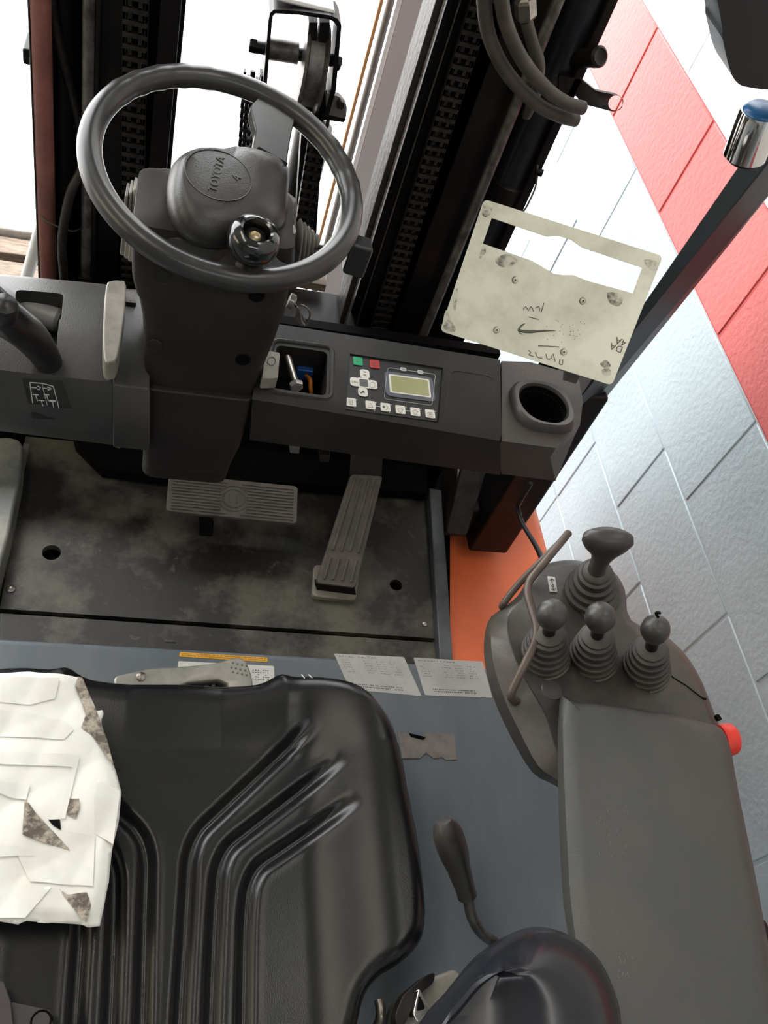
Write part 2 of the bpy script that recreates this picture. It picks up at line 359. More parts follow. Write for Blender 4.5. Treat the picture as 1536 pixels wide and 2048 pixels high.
# right assembly
def rp(px): return px
upright('edge_strip', 782, 800, 1.22, MASTG, .07)
upright('outer_rail', 803, 823, 1.25, MASTM, .10); upright('rail_highlight', 823, 828, 1.235, STEEL, .004, label='bright steel strip added as the rail edge highlight')  # bright strips put in as highlights along the rail edges
upright('rail_highlight', 796, 799, 1.215, STEEL, .004)
upright('inner_rail', 828, 874, 1.245, MASTM, .09)
upright('back_web', 800, 1100, 1.345, MASTM, .02)
upright('inner_rail', 915, 985, 1.26, MASTM, .07)
a = hy(996, 300, 1.235); cyl('cylinder_rod', (a.x, 1.235, ZB), (a.x, 1.235, ZT), .0085, RODM, mast, 16, label='worn grey rod')
a = hy(1045, 300, 1.28); cyl('lift_cylinder', (a.x, 1.28, ZB), (a.x, 1.28, ZT), .030, mast_c := mat('cylinder_satin', (.012, .013, .018), .3), mast, 24)
upright('side_plate', 1084, 1102, 1.24, MASTM, .10)
a = hy(1045, 300, 1.28); lathe('cylinder_collar', (a.x, 1.28, .60), (0, 0, 1), [(.030, 0), (.035, .004), (.035, .03), (.030, .034)], MASTM, mast)
# cross members
box('crossmember', .0, .36, 1.20, 1.30, -.1, .33, MASTM, mast, bevel=.004)
box('crossmember_strip', hy(560, 560, 1.3).x, hy(650, 560, 1.3).x, 1.28, 1.33, .345, .36, WOOD, mast, label='tan wooden batten')
# chains (leaf chain links, shared mesh)
def chain(px0, py0, px1, py1, yy, wpx, label, pitch=.0125):
    A, B = hy(px0, py0, yy), hy(px1, py1, yy); A, B = (B, A) if A.z > B.z else (A, B)
    wd = wpx*ps((A+B)/2)/2; n = min(int((B.z-A.z)/pitch), 290)
    ch = cyl('lift_chain', (A.x, yy+.012, A.z), (A.x+(B.x-A.x), yy+.012, B.z), .004, MASTM, mast, 8, label=label)
    vs = []; fs = []
    def addb(x0, x1, y0, y1, z0, z1):
        k = len(vs)
        for z in (z0, z1): vs.extend([(x0, y0, z), (x1, y0, z), (x1, y1, z), (x0, y1, z)])
        fs.extend([[k, k+1, k+2, k+3], [k+4, k+5, k+6, k+7]]+[[k+i, k+(i+1) % 4, k+4+(i+1) % 4, k+4+i] for i in range(4)])
    for sgn in (-1, 1):
        addb(sgn*wd*.95-.002, sgn*wd*.95+.002, -.006, .006, -pitch*.8, pitch*.8)
        addb(sgn*wd*.45-.0025, sgn*wd*.45+.0025, -.005, .005, -pitch*1.1, pitch*.3)
    addb(-wd, wd, -.0075, .002, -.0028, .0028)
    link = mk('link', vs, fs, MASTG, ch, smooth=False); link.data.transform(Matrix.Translation(origin(ch)))
    for i in range(0, n):
        o = link if i == 0 else bpy.data.objects.new('link', link.data)
        if i: COL.objects.link(o); o.parent = ch
        t = (i+.5)/n; o.location = A+(B-A)*t-origin(ch)
chain(272, -20, 262, 600, 1.228, 40, 'greasy lifting chain', .0155)
chain(970, -20, 756, 660, 1.228, 36, 'greasy lifting chain', .0155)
# brackets on the right side
P = lambda x, y, yy=1.24: hy(x, y, yy)
br = prism('hose_bracket', rnd([P(1118, 150), P(1165, 160), P(1192, 182), P(1232, 190), P(1248, 200), P(1243, 218), P(1228, 224), P(1165, 208), P(1150, 190), P(1118, 210)], .004), (0, .006, 0), MASTM, mast)
cut(br, cyl('c', P(1231, 206, 1.2), P(1231, 206, 1.3), .0105, MASTM))
cyl('roller_pin', P(1150, 118, 1.26), P(1192, 114, 1.22), .0135, MASTM, mast); lathe('pin_end', P(1190, 114, 1.22), P(1192, 114, 1.22)-P(1150, 118, 1.26), [(.0145, 0), (.0145, .010), (.011, .013), (.007, .011)], MASTM, mast)
lathe('pin_end', P(1062, 340, 1.24)+V((.01, 0, 0)), (1, -.3, 0), [(.006, 0), (.006, .01)], MASTM, mast)
sweep('wire', [P(1075, 330), P(1072, 370), P(1055, 410), P(1045, 425)], .0016, GREYPL, mast, 6)
# hydraulic hoses top right
sets = [([(966, -40), (975, 60), (1010, 140), (1070, 205), (1120, 232), (1152, 240)], 1.13, 'outer hydraulic hose of the looped pair crossing the right mast top'),
        ([(1000, -40), (1010, 40), (1045, 120), (1095, 180), (1135, 207), (1166, 216)], 1.12, 'inner hydraulic hose of the looped pair crossing the right mast top')]
for pts, yy, lb in sets:
    tag(sweep('hydraulic_hose', [P(x, y, yy+.008*i) for i, (x, y) in enumerate(pts)], .0095, HOSE, seg=14), lb, 'hose', 'looped hoses on the right mast')
t = thing('hose_fitting', 'hose with steel hex fitting hanging down beside the looped hoses', 'fitting', P(1060, 60, 1.18))
lathe('hex_nut', P(1052, 38, 1.18), P(1050, 0, 1.18)-P(1052, 38, 1.18), [(.012, 0), (.0145, .004), (.0145, .022), (.012, .026), (.008, .028), (.008, .06)], STEEL, t, seg=6, smooth=False)
sweep('hose_end', [P(1052, 40, 1.18), P(1066, 90, 1.185), P(1078, 130, 1.19), P(1070, 190, 1.22), P(1052, 230, 1.24)], .0085, HOSE, t)
# central free-lift head with chain wheels
hd = thing('chain_wheel_head', 'chain wheel bracket on the central lift cylinder behind the steering wheel', 'pulley', (.19, 1.3, .2))
Hh = lambda x, y, yy=1.30: hy(x, y, yy)
strap = [Hh(525, 160), Hh(537, 40), Hh(548, 18), Hh(665, 32), Hh(682, 50), Hh(676, 130)]
SP = rnd(strap[:], .012, 5)[3:-3] if False else catmull([strap[0], strap[1]], 1)+[Hh(540, 26), Hh(548, 19), Hh(600, 22), Hh(662, 31), Hh(676, 38), Hh(683, 52), Hh(676, 130)]
SPi = [p for p in [Hh(531, 160), Hh(543, 42), Hh(545, 31), Hh(551, 26), Hh(600, 29), Hh(659, 38), Hh(669, 43), Hh(675, 54), Hh(669, 130)]]
n = min(len(SP), len(SPi)); SP = [Hh(519, 260), Hh(537, 42), Hh(540, 26), Hh(548, 19), Hh(600, 22), Hh(662, 31), Hh(676, 38), Hh(683, 52), Hh(672, 180), Hh(655, 240)]
SPi = [Hh(527, 260), Hh(544, 44), Hh(546, 32), Hh(551, 27), Hh(600, 30), Hh(659, 39), Hh(668, 44), Hh(674, 54), Hh(662, 180), Hh(645, 240)]
prism('strap', SP+SPi[::-1], (0, .055, 0), MASTM, hd, smooth=False)
box('strap_top', Hh(550, 10).x, Hh(676, 10).x, 1.31, 1.38, Hh(600, 28).z+.004, Hh(600, 28).z+.012, WWH, hd, bevel=.004, label='pale painted cap')
c = Hh(604, 130, 1.335); ax = V((1, 0, 0))
lathe('chain_wheel', c+V((-.004, 0, 0)), ax, [(.020, 0), (.062, 0), (.064, .004), (.056, .007), (.056, .028), (.064, .031), (.062, .035), (.02, .035)], RODM, hd, seg=40, label='worn steel wheel seen edge-on')
cyl('axle', Hh(502, 92, 1.335), Hh(672, 122, 1.335), .009, MASTM, hd)
cyl('spacer', Hh(532, 96, 1.33), Hh(596, 106, 1.33), .0155, RODM, hd)
bolt('bolt_head', Hh(512, 92, 1.335), (-1, 0, .02), .011, MASTM, hd, .010)
bolt('bolt_head', Hh(670, 124, 1.335), (1, 0, -.1), .011, MASTM, hd, .009)
for x0, x1, x2, x3 in ((618, 636, 588, 604), (640, 660, 612, 632)):
    prism('chain_guard', [Hh(x0, 45, 1.31), Hh(x1, 45, 1.31), Hh(x3, 480, 1.31), Hh(x2, 480, 1.31)], (0, .03, 0), MASTM, hd)
lug = prism('anchor_lug', rnd([Hh(652, 186), Hh(680, 194), Hh(694, 212), Hh(692, 238), Hh(652, 228)], .005), (0, .012, 0), GREYPL, hd, label='pale grey lug')
prism('lug_base', [Hh(645, 228), Hh(692, 238), Hh(688, 245), Hh(640, 238)], (0, .03, 0), MASTM, hd)
bolt('bolt_head', Hh(681, 206, 1.298), (0, -1, .1), .007, MASTM, hd, .01)
cyl('head_cylinder', (hy(600, 400, 1.36).x, 1.38, -.2), (hy(600, 400, 1.36).x, 1.38, .60), .030, MASTM, hd, 20)
prism('chain_anchor', [Hh(520, 150, 1.34), Hh(530, 150, 1.34), Hh(522, 230, 1.34), Hh(508, 230, 1.34)], (0, .02, 0), MASTM, hd)
mast_keep = mast; mast = hd
chain(640, 240, 590, 560, 1.30, 30, 'greasy hanging chain', .0155)
chain(506, 150, 484, 470, 1.33, 34, 'greasy hanging chain', .0155)
mast = mast_keep
# ================================================================== TRUCK BODY
fp = thing('floor_plate', 'worn black rubber covered floor plate with two round holes', 'floor plate', (.19, .9, -.02))
x0, x1 = -.205, .575
pl = prism('plate', [hz(12, 1146, 0), hz(50, 880, 0), hz(60, 820, 0), hz(850, 900, 0), hz(856, 985, 0), hz(872, 1277, 0), hz(0, 1217, 0)], (0, 0, -.012), MATRUB, fp)
cut(pl, cyl('c', hz(103, 1105, 0)+V((0, 0, .1)), hz(103, 1105, 0)-V((0, 0, .1)), .0155, BLACK, seg=32), cyl('c', hz(792, 1170, 0)+V((0, 0, .1)), hz(792, 1170, 0)-V((0, 0, .1)), .0125, BLACK, seg=32))
prism('front_strip', [hz(0, 1225, 0), hz(872, 1284, 0), hz(875, 1400, 0), hz(0, 1400, 0)], (0, 0, -.012), MATRUB, fp, bevel=.002)
prism('under_tray', [hz(-80, 860, -.02), hz(900, 860, -.02), hz(900, 1500, -.02), hz(-80, 1500, -.02)], (0, 0, -.01), BLACK, fp)
for p in pl.data.polygons: p.use_smooth = False
for q in ((22, 1178, .007), (850, 1248, .006)):
    lathe('screw', hz(q[0], q[1], 0), (0, 0, 1), [(q[2]*1.1, 0), (q[2], .002), (q[2]*.6, .0035), (.0005, .004)], STEEL, fp, 16)
body = thing('truck_body', 'orange forklift body side with slate floor sill and black cowl', 'forklift', (.5, 1.0, -.45))
# fender
rng = [(880, 955), (1000, 955), (1040, 965), (1062, 1010), (1088, 1110), (1098, 1250), (1098, 1600), (880, 1600)]
loft('fender', [[hz(x, y, -.03) for x, y in rng], [hz(x, y, -.05)+V((.012 if x > 1000 else 0, .0, 0)) for x, y in rng], [hz(x, y, -.05)+V((.02 if x > 1000 else 0, 0, -.40)) for x, y in rng]], ORANGE, body, bevel=.008)
prism('sill', [hz(858, 975, .02), hz(884, 980, .02), hz(907, 1330, .02), hz(880, 1330, .02)], (0, 0, -.05), SLATED, body, bevel=.003)
prism('sill_flange', [hz(855, 975, .005), hz(859, 975, .005), hz(881, 1330, .005), hz(876, 1330, .005)], (0, 0, -.03), BLACK, body)
# firewall + cowl foot
box('firewall', -.60, .62, 1.16, 1.18, -.02, .36, BLACK, body)
prism('dash_shade_cover', [hz(x, y, .03) for x, y in ((140, 840), (152, 885), (205, 938), (345, 955), (600, 968), (855, 985), (855, 800))], (0, 0, -.025), BLACK, body)  # black sheet shaped to the dash's shadow over the floor
# black foot boxes under right end of dash
q = [hz(885, 1072, .0), hz(1000, 1078, .0), hz(1070, 975, .0), hz(1090, 900, .0), hz(885, 900, .0)]
prism('cowl_foot', q, (0, 0, .09), mat('foot_black', (.012, .010, .009), .4, c2=(.03, .018, .014), ns=12), body, bevel=.004)
q = [hz(892, 1068, .05), hz(934, 1072, .05), hz(975, 940, .18), hz(925, 930, .18)]
prism('foot_gusset', q, (0, .03, .03), MASTG, body, bevel=.003)
# left side panel
q = [(-40, 873), (20, 873), (38, 878), (47, 892), (42, 950), (20, 1060), (-5, 1155), (-60, 1155)]
prism('side_panel', [hz(x, y, .05) for x, y in q], (0, 0, -.08), mat('side_panel_paint', (.14, .15, .14), .45, c2=(.32, .31, .26), ns=8), body, bevel=.006, seg=3)
prism('panel_stop', [hz(48, 893, .01), hz(60, 895, .01), hz(48, 946, .01), hz(38, 944, .01)], (0, 0, .01), GREYPL, body)
# ================================================================== HOOD
HZ = .35
hood = thing('battery_hood', 'slate blue steel hood under the seat with stickers', 'hood', (.2, .3, .0))
pts = [hz(-700, 1245, HZ), hz(-60, 1266, HZ), hz(872, 1322, HZ), hz(975, 1330, HZ), hz(1200, 1348, HZ)]
yb = -.5
hp_ = [hz(-60, 1270, HZ)+V((-.35, .015, 0)), hz(-60, 1270, HZ), hz(400, 1296, HZ), hz(872, 1325, HZ), hz(1010, 1336, HZ), V((hz(1010, 1336, HZ).x+.06, hz(1010, 1336, HZ).y-.01, HZ))]
hp_ += [V((hp_[-1].x, yb, HZ)), V((hp_[0].x, yb, HZ))]
prism('hood_panel', hp_, (0, 0, -.30), SLATE, hood, bevel=.010, seg=4)
def decal(name, q, m, parent, z=HZ, th=.0006, r=.002, **k):
    return prism(name, rnd([hz(x, y, z+th) for x, y in q], r), (0, 0, -th*.8), m, parent, **k)
d = decal('yellow_label', [(360, 1304), (535, 1315), (535, 1324), (358, 1313)], YELLOW, hood, label='narrow yellow warning strip')
def dashes(parent, q, rows, cols, fill, hfrac, z, m=INK, jit=.3, name='print_line'):
    """rows of unreadable small print, one mesh"""
    vs = []; fs = []
    A, B, C, D = [hz(x, y, z) for x, y in q]
    def bl(u, v): return (A*(1-u)+B*u)*(1-v)+(D*(1-u)+C*u)*v
    for r in range(rows):
        u = 0.02
        for c_ in range(cols):
            u0 = c_/cols; wv = random.uniform(.35, .85)/cols
            if random.random() > fill: continue
            v0 = (r+.25)/rows; v1 = v0+hfrac/rows; k = len(vs)
            vs.extend([bl(u0, v0), bl(u0+wv, v0), bl(u0+wv, v1), bl(u0, v1)]); fs.append([k, k+1, k+2, k+3])
    if vs:
        o = mk(name, vs, fs, m, parent, smooth=False); o['kind'] = 'stuff'; return o
dashes(d, [(364, 1305.5), (532, 1315.5), (532, 1323), (364, 1312)], 2, 60, .92, .42, HZ+.0008)
d = decal('white_label', [(356, 1322), (548, 1332), (550, 1395), (354, 1390)], WHITEP, hood)
dashes(d, [(505, 1338), (540, 1340), (540, 1362), (505, 1360)], 5, 7, .7, .4, HZ+.0008)
for q, l2 in (([(668, 1307), (808, 1314), (843, 1392), (700, 1379)], 0), ([(827, 1315), (965, 1323), (985, 1396), (850, 1390)], 1)):
    d = decal('load_chart_label', q, LABELG, hood)
    A, B, C, D = q
    f = lambda u, v: ((A[0]*(1-u)+B[0]*u)*(1-v)+(D[0]*(1-u)+C[0]*u)*v, (A[1]*(1-u)+B[1]*u)*(1-v)+(D[1]*(1-u)+C[1]*u)*v)
    for u in (.06, .38, .56, .75):
        dashes(d, [f(u, .14), f(u+.13, .14), f(u+.13, .52), f(u, .52)], 6, 4, .8, .35, HZ+.0009, BTNG)
    dashes(d, [f(.15, .80), f(.78, .80), f(.78, .92), f(.15, .92)], 2, 22, .95, .5, HZ+.0009, INK)
    dashes(d, [f(.05, .04), f(.6, .04), f(.6, .10), f(.05, .10)], 1, 12, .9, .5, HZ+.0009, BTNG)
tq = [(795, 1463), (818, 1466), (826, 1472), (850, 1470), (856, 1465), (908, 1467), (914, 1519), (892, 1520), (884, 1514), (868, 1517), (852, 1505), (840, 1516), (805, 1517)]
prism('torn_label', [hz(x, y, HZ+.0012) for x, y in tq], (0, 0, -.001), TORN, hood, smooth=False, label='torn remains of a grey-brown sticker')
prism('torn_curl', [hz(818, 1466, HZ+.003), hz(852, 1474, HZ+.003), hz(846, 1480, HZ+.0015), hz(822, 1474, HZ+.0015)], (0, 0, -.001), BLACK, hood, smooth=False)
prism('edge_sticker', [hz(330, 1281, HZ-.002), hz(352, 1283, HZ-.002), hz(352, 1287, HZ-.002), hz(330, 1285, HZ-.002)], (0, 0, .003), STEEL, hood)
# ================================================================== SEAT
SZ = .442
seat = thing('operator_seat', 'glossy black vinyl operator seat with moulded grooves in its cushion', 'seat', (.05, .2, HZ))
ro = [(395, 1366), (470, 1371), (520, 1369), (556, 1354), (590, 1345), (640, 1349), (700, 1366), (745, 1398), (782, 1450), (803, 1510), (818, 1590), (836, 1680), (848, 1770), (850, 1850), (836, 1890), (800, 1925), (760, 1950), (736, 1985), (722, 2048), (705, 2140), (700, 2300)]
SE = .458
R3 = [hz(x, y, SE if i > 3 else .440) for i, (x, y) in enumerate(ro)]
cx = hz(323, 2048, SZ).x
right = [(p.x, p.y) for p in R3]; right[0] = (cx, right[0][1])
left = [(2*cx-x, y) for x, y in right[1:]][::-1]
outl = left+right
O3 = catmull([V((x, y, 0)) for x, y in outl], 4, False); outl = [(p.x, p.y) for p in O3]
outl += [(outl[-1][0], -.35), (outl[0][0], -.35)] if outl[-1][1] > -.3 else []
gr = [[(627, 1447), (398, 1664), (380, 1711), (375, 1807), (360, 2048), (345, 2400)],
      [(680, 1520), (457, 1693), (438, 1737), (431, 1837), (422, 2048), (410, 2400)],
      [(709, 1603), (516, 1734), (498, 1775), (492, 1837), (488, 2048), (480, 2400)]]
lines = []
for g in gr:
    P3 = [hz(x, y, SZ) for x, y in g]; c3 = rnd(P3, .03, 8)[8+1:-9]; c3 = [P3[0]]+[p for p in c3]+[P3[-1]]; q = np.array([(p.x, p.y) for p in c3]); lines.append(q)
    q2 = q.copy(); q2[:, 0] = 2*cx-q2[:, 0]; lines.append(q2)
def seatz(x, y, d):
    z = np.full(len(x), SZ)
    # bolster: rises towards the sides and front lip
    ax_ = np.abs(x-cx)
    side = np.clip((ax_-.130)/.095, 0, 1); side = side*side*(3-2*side)
    z = z+side*.030
    fr = np.clip((y-.36)/.07, 0, 1)*np.clip((ax_-.05)/.07, 0, 1)
    z = z+.013*fr*(1-side)+.006*np.clip((y-.37)/.05, 0, 1)
    for q in lines:
        best = np.full(len(x), 1e9); tt = np.zeros(len(x)); L_ = 0
        for a, b in zip(q[:-1], q[1:]):
            dx = b-a; t = np.clip(((x-a[0])*dx[0]+(y-a[1])*dx[1])/(dx@dx), 0, 1); dd = np.hypot(x-a[0]-t*dx[0], y-a[1]-t*dx[1])
            s = dd < best; best[s] = dd[s]; tt[s] = (L_+t*np.hypot(*dx))[s]; L_ += np.hypot(*dx)
        fade = np.clip(tt/.035, 0, 1)
        z = z-.0075*np.exp(-(best/.0068)**2)*fade+.0010*np.exp(-((best-.0105)/.004)**2)*fade
    Rr = .018; u = np.clip(1-d/Rr, 0, 1); z = z-Rr*(1-np.sqrt(np.clip(1-u*u, 0, 1)))*.95
    return z
cush = field('cushion', outl, seatz, .0026, VINYL, seat)
# skirt
n = len(outl); O = np.array(outl)
zz = seatz(O[:, 0], O[:, 1], np.zeros(n))
loft('cushion_side', [[V((x, y, z_+.0005)) for (x, y), z_ in zip(outl, zz)], [V((x+(cx-x)*.0-.0, y, z_-.012)) for (x, y), z_ in zip(outl, zz)], [V((cx+(x-cx)*.93, .1+(y-.1)*.96, HZ+.012)) for x, y in outl]], mat('vinyl_side', (.02, .018, .016), .5, c2=(.05, .04, .03), ns=40), seat, caps=(False, True))
box('seat_base', cx-.16, cx+.16, -.3, .36, HZ, HZ+.03, MASTM, seat)
for a, b in (((603, 1350), (609, 1358)), ((617, 1350), (624, 1357)), ((683, 1370), (685, 1392))):
    A, B = hz(*a, SE-.003), hz(*b, SE-.001); sweep('scratch', [A+V((0, 0, .001)), B+V((0, 0, .0015))], .0006, WHITEP, seat, 5, sm=0)
# backrest side bolster (glossy, lower right)
bs = thing('backrest_wing', 'glossy black rounded side wing of the seat backrest', 'seat backrest', hz(1060, 2100, HZ+.05))
rings = []
def wing_ring(z, grow, dy):
    q = [(1052, 1856), (1130, 1866), (1195, 1915), (1232, 1990), (1244, 2060), (1246, 2200), (1200, 2400), (900, 2400), (770, 2200), (838, 2048), (890, 1985), (960, 1905)]
    cxp, cyp = 1040, 2130
    if grow < .8: k_ = (.8-grow)/.5*min(1, 1) if z > .75 else 0; k_ = min(k_, 1); ox, oy = -75*k_, -120*k_
    else: ox = oy = 0
    return [hz(ox+cxp+(x-cxp)*grow, oy+cyp+dy+(y-cyp)*grow, z) for x, y in q]
loft('wing', [wing_ring(.69, .70, 110), wing_ring(.71, .88, 50), wing_ring(.73, .97, 12), wing_ring(.75, 1., 0), wing_ring(.768, .97, 3), wing_ring(.783, .89, 8), wing_ring(.793, .76, 15), wing_ring(.797, .6, 20), wing_ring(.796, .45, 20), wing_ring(.790, .3, 20), wing_ring(.788, .1, 20)], mat('wing_vinyl', (.009, .010, .014), .27, coat=.1, spec=.4), bs, sm=5)
# oval dimple
cW = hz(960, 1965, .618)
# seat slide lever
pA = hz(905, 1660, .53)
lv = thing('seat_lever', 'black teardrop handled lever on a bent rod beside the seat', 'lever', hz(985, 1880, .36))
a = hz(893, 1660, .50); b = hz(935, 1792, .45)
ax = (b-a); Lh = ax.length; u = ps(a)
lathe('grip', a, ax, [(.0005, -.012), (.008, -.011), (.0125, -.006), (.0155, .004), (.0160, .014), (.0150, .030), (.0125, Lh*.55), (.0108, Lh*.8), (.0100, Lh*.95), (.0105, Lh*.97), (.0105, Lh), (.006, Lh*1.01)], KNOBM, lv, 28)
sweep('rod', [b-ax*.05, b+ax*.05, hz(943, 1830, .435), hz(960, 1862, .42), hz(990, 1886, .40), hz(1060, 1935, .37)], .0058, RODM, lv, 12)
# belt buckle mechanism between cushion and wing
bk = thing('seat_belt_buckle', 'chrome and beige seat belt buckle mechanism between cushion and backrest wing', 'buckle', hz(840, 2010, .40))
prism('bracket', rnd([hz(x, y, .45) for x, y in ((800, 2000), (838, 1960), (880, 1948), (912, 1934), (930, 1960), (880, 2080), (790, 2080))], .008), (0, 0, -.05), CREAMG, bk, bevel=.006)
prism('buckle_arm', rnd([hz(x, y, .462) for x, y in ((850, 1950), (872, 1944), (868, 1965), (838, 1990), (810, 2048), (795, 2060), (790, 2030), (806, 1990))], .004), (0, 0, -.02), MASTM, bk, bevel=.002)
prism('latch', rnd([hz(x, y, .470) for x, y in ((826, 2028), (838, 1975), (852, 2005), (860, 2020), (835, 2046))], .003), (0, 0, -.014), CHROME, bk, bevel=.0015)
prism('latch_slot', rnd([hz(x, y, .4715) for x, y in ((834, 2022), (839, 1990), (848, 2008), (850, 2018))], .002), (0, 0, -.006), BLACK, bk)
sweep('spring', [hz(752, 2060, .42), hz(762, 2030, .43), hz(758, 2000, .43)], .005, STEEL, bk)
bl_ = thing('belt_tongue', 'dark brown plastic belt buckle at the bottom left corner of the seat', 'belt', hz(30, 2040, .44))
prism('buckle_body', rnd([hz(x, y, .466) for x, y in ((-40, 1958), (8, 1962), (22, 2004), (30, 2080), (-40, 2080))], .003), (0, 0, -.022), mat('brown_plastic', (.035, .028, .028), .5), bl_, bevel=.002)
bt = prism('tongue_plate', rnd([hz(x, y, .458) for x, y in ((20, 2003), (102, 2020), (110, 2080), (20, 2080))], .003), (0, 0, -.012), MATS['brown_plastic'], bl_, bevel=.002)
lathe('hole_rim', hz(82, 2042, .459), (0, 0, 1), [(.0045, -.004), (.007, -.001), (.0085, 0), (.0095, -.003)], BLACK, bl_, 16)
# ================================================================== PAPER
def pz(x, y, d):
    z = seatz(x, y, d*0+.1)*0+.474
    for (ax_, ay, k_, am) in ((31, 17, .3, .0022), (-23, 41, 1.3, .0018), (67, -29, 2.1, .0011), (90, 80, .6, .0007)):
        z = z+am*np.abs(np.sin(ax_*x+ay*y+k_))
    return z-.004*np.clip(1-d/.01, 0, 1)
po = [(-60, 1340), (20, 1344), (60, 1342), (120, 1346), (148, 1350), (150, 1358), (160, 1352), (170, 1380), (185, 1420), (205, 1418), (208, 1425), (202, 1440), (215, 1490), (232, 1540), (243, 1582), (238, 1640), (224, 1700), (218, 1760), (208, 1812), (200, 1850), (176, 1853), (165, 1847), (50, 1842), (36, 1849), (-10, 1840), (-60, 1840)]
sh = thing('paper_cover', 'torn white paper and tape patching the left side of the seat', 'paper', hz(60, 1600, .474))
field('paper_sheet', [tuple(hz(x, y, .476).xy) for x, y in po], pz, .003, PAPER, sh, thick=.0006)
def flap(name, q, m, z=.4800, **k):
    off = (z-.4800)*.45+.0009
    f_ = lambda x, y, d: pz(x, y, d+1)+off
    return field(name, [tuple(hz(x, y, .4765).xy) for x, y in q], f_, .0025, m, sh, **k)
flap('frayed_patch', [(156, 1354), (165, 1356), (190, 1415), (214, 1480), (230, 1540), (206, 1500), (182, 1470), (162, 1458), (172, 1430), (160, 1395), (150, 1372)], FRAY, .4802, label='frayed brown woven backing')
flap('frayed_patch', [(50, 1595), (72, 1628), (110, 1668), (141, 1702), (100, 1690), (45, 1671), (47, 1640)], FRAY, .4814, label='frayed brown woven backing')
flap('frayed_patch', [(136, 1600), (158, 1600), (160, 1618), (152, 1640), (134, 1632)], FRAY, .4808, label='frayed brown woven backing')
flap('frayed_patch', [(118, 1778), (135, 1790), (174, 1786), (182, 1812), (172, 1846), (150, 1822)], FRAY, .4806, label='frayed brown woven backing')
flap('gap_patch', [(96, 1640), (120, 1640), (122, 1662), (106, 1652)], BLACK, .4805)
for q, z in (([(-40, 1416), (60, 1428), (132, 1444), (148, 1462), (128, 1482), (-40, 1470)], .4800), ([(-40, 1505), (70, 1508), (150, 1511), (146, 1536), (-40, 1528)], .4806),
             ([(150, 1511), (160, 1512), (130, 1640), (118, 1638)], .4812), ([(118, 1662), (190, 1672), (186, 1774), (60, 1764), (30, 1700), (100, 1700)], .4803),
             ([(-40, 1560), (60, 1570), (52, 1600), (20, 1596), (-40, 1572)], .4812), ([(-40, 1690), (40, 1696), (70, 1712), (-40, 1718)], .4808), ([(20, 1768), (104, 1775), (50, 1838), (-30, 1836)], .4800),
             ([(196, 1560), (240, 1584), (226, 1690), (190, 1668), (188, 1600)], .4798), ([(-30, 1356), (120, 1358), (110, 1400), (60, 1412), (-30, 1404)], .4800)):
    flap('tape_strip', q, TAPE, z)
# hood release handle
hh = thing('seat_adjust_handle', 'cast grey metal release handle lying just ahead of the seat cushion', 'handle', hz(400, 1360, HZ))
z = HZ+.052
hq = [(228, 1352), (300, 1336), (380, 1331), (430, 1326), (462, 1316), (478, 1314), (492, 1320), (502, 1345), (507, 1370), (500, 1392), (230, 1392)]
hb = prism('handle_body', rnd([hz(x, y, z) for x, y in hq], .006), (0, 0, -.014), ALU, hh)
cut(hb, prism('c', [hz(x, y, z+.01) for x, y in ((352, 1366), (378, 1358), (440, 1352), (458, 1360), (462, 1385), (352, 1385))], (0, 0, -.05), ALU))
hb.modifiers.new('bevel', 'BEVEL').width = .002
lathe('pivot_screw', hz(282, 1354, z), (0, 0, 1), [(.0055, 0), (.0055, .002), (.003, .0035), (.0005, .004)], STEEL, hh, 16)
for i in range(3):
    for j in range(4):
        lathe('grip_dimple', hz(466+j*9-(i % 2)*3, 1326+i*9+j*2, z+.0003), (0, 0, 1), [(.0014, 0), (.0013, .0005), (.0005, .0007)], GREYPL, hh, 8)
prism('mesh_pad', [hz(x, y, z-.015) for x, y in ((345, 1372), (378, 1358), (440, 1352), (465, 1358), (470, 1400), (345, 1400))], (0, 0, -.006), BLACK, hh)
sweep('spring_strand', [hz(350+i*7, 1372-i*.6+(6 if i % 2 else 0), z-.012) for i in range(17)], .0012, RODM, hh, 6)
# ================================================================== PEDALS
bp = thing('brake_pedal', 'wide ribbed brake pedal under the steering column', 'pedal', hz(440, 1060, .0))
PZ = .10
q = [(338, 946), (596, 972), (594, 1048), (332, 1022)]
Pq = [hz(q[0][0], q[0][1], PZ+.02), hz(q[1][0], q[1][1], PZ+.02), hz(q[2][0], q[2][1], PZ), hz(q[3][0], q[3][1], PZ)]
nrm = (Pq[1]-Pq[0]).cross(Pq[3]-Pq[0]).normalized(); nrm = nrm if nrm.z > 0 else -nrm
prism('pad', rnd(Pq, .008), -nrm*.012, PEDAL, bp, bevel=.002)
def bil(u, v): return (Pq[0]*(1-u)+Pq[1]*u)*(1-v)+(Pq[3]*(1-u)+Pq[2]*u)*v
for i in range(11):
    v = .10+i*.08
    for u0, u1 in ((.035, .40), (.60, .965)):
        if .2 < v < .85: u0_, u1_ = u0, u1
        else: u0_, u1_ = (.035, .44) if u0 < .5 else (.56, .965)
        A, B = bil(u0_, v), bil(u1_, v); s = (bil(.5, 1)-bil(.5, 0)).normalized()*.0016
        prism('rib', [A-s, B-s, B+s, A+s], nrm*.002, PEDAL, bp, smooth=False)
C0 = bil(.5, .5)
for rr in (.024, .017): sweep('emblem_ring', [C0+(Pq[1]-Pq[0]).normalized()*rr*1.15*math.cos(a)+(Pq[3]-Pq[0]).normalized()*rr*math.sin(a)+nrm*.0006 for a in [k*math.pi/8 for k in range(16)]], .0012, PEDAL, bp, 6, closed=True, sm=2)
u_ = (Pq[1]-Pq[0]).normalized(); v_ = (Pq[0]-Pq[3]).normalized()
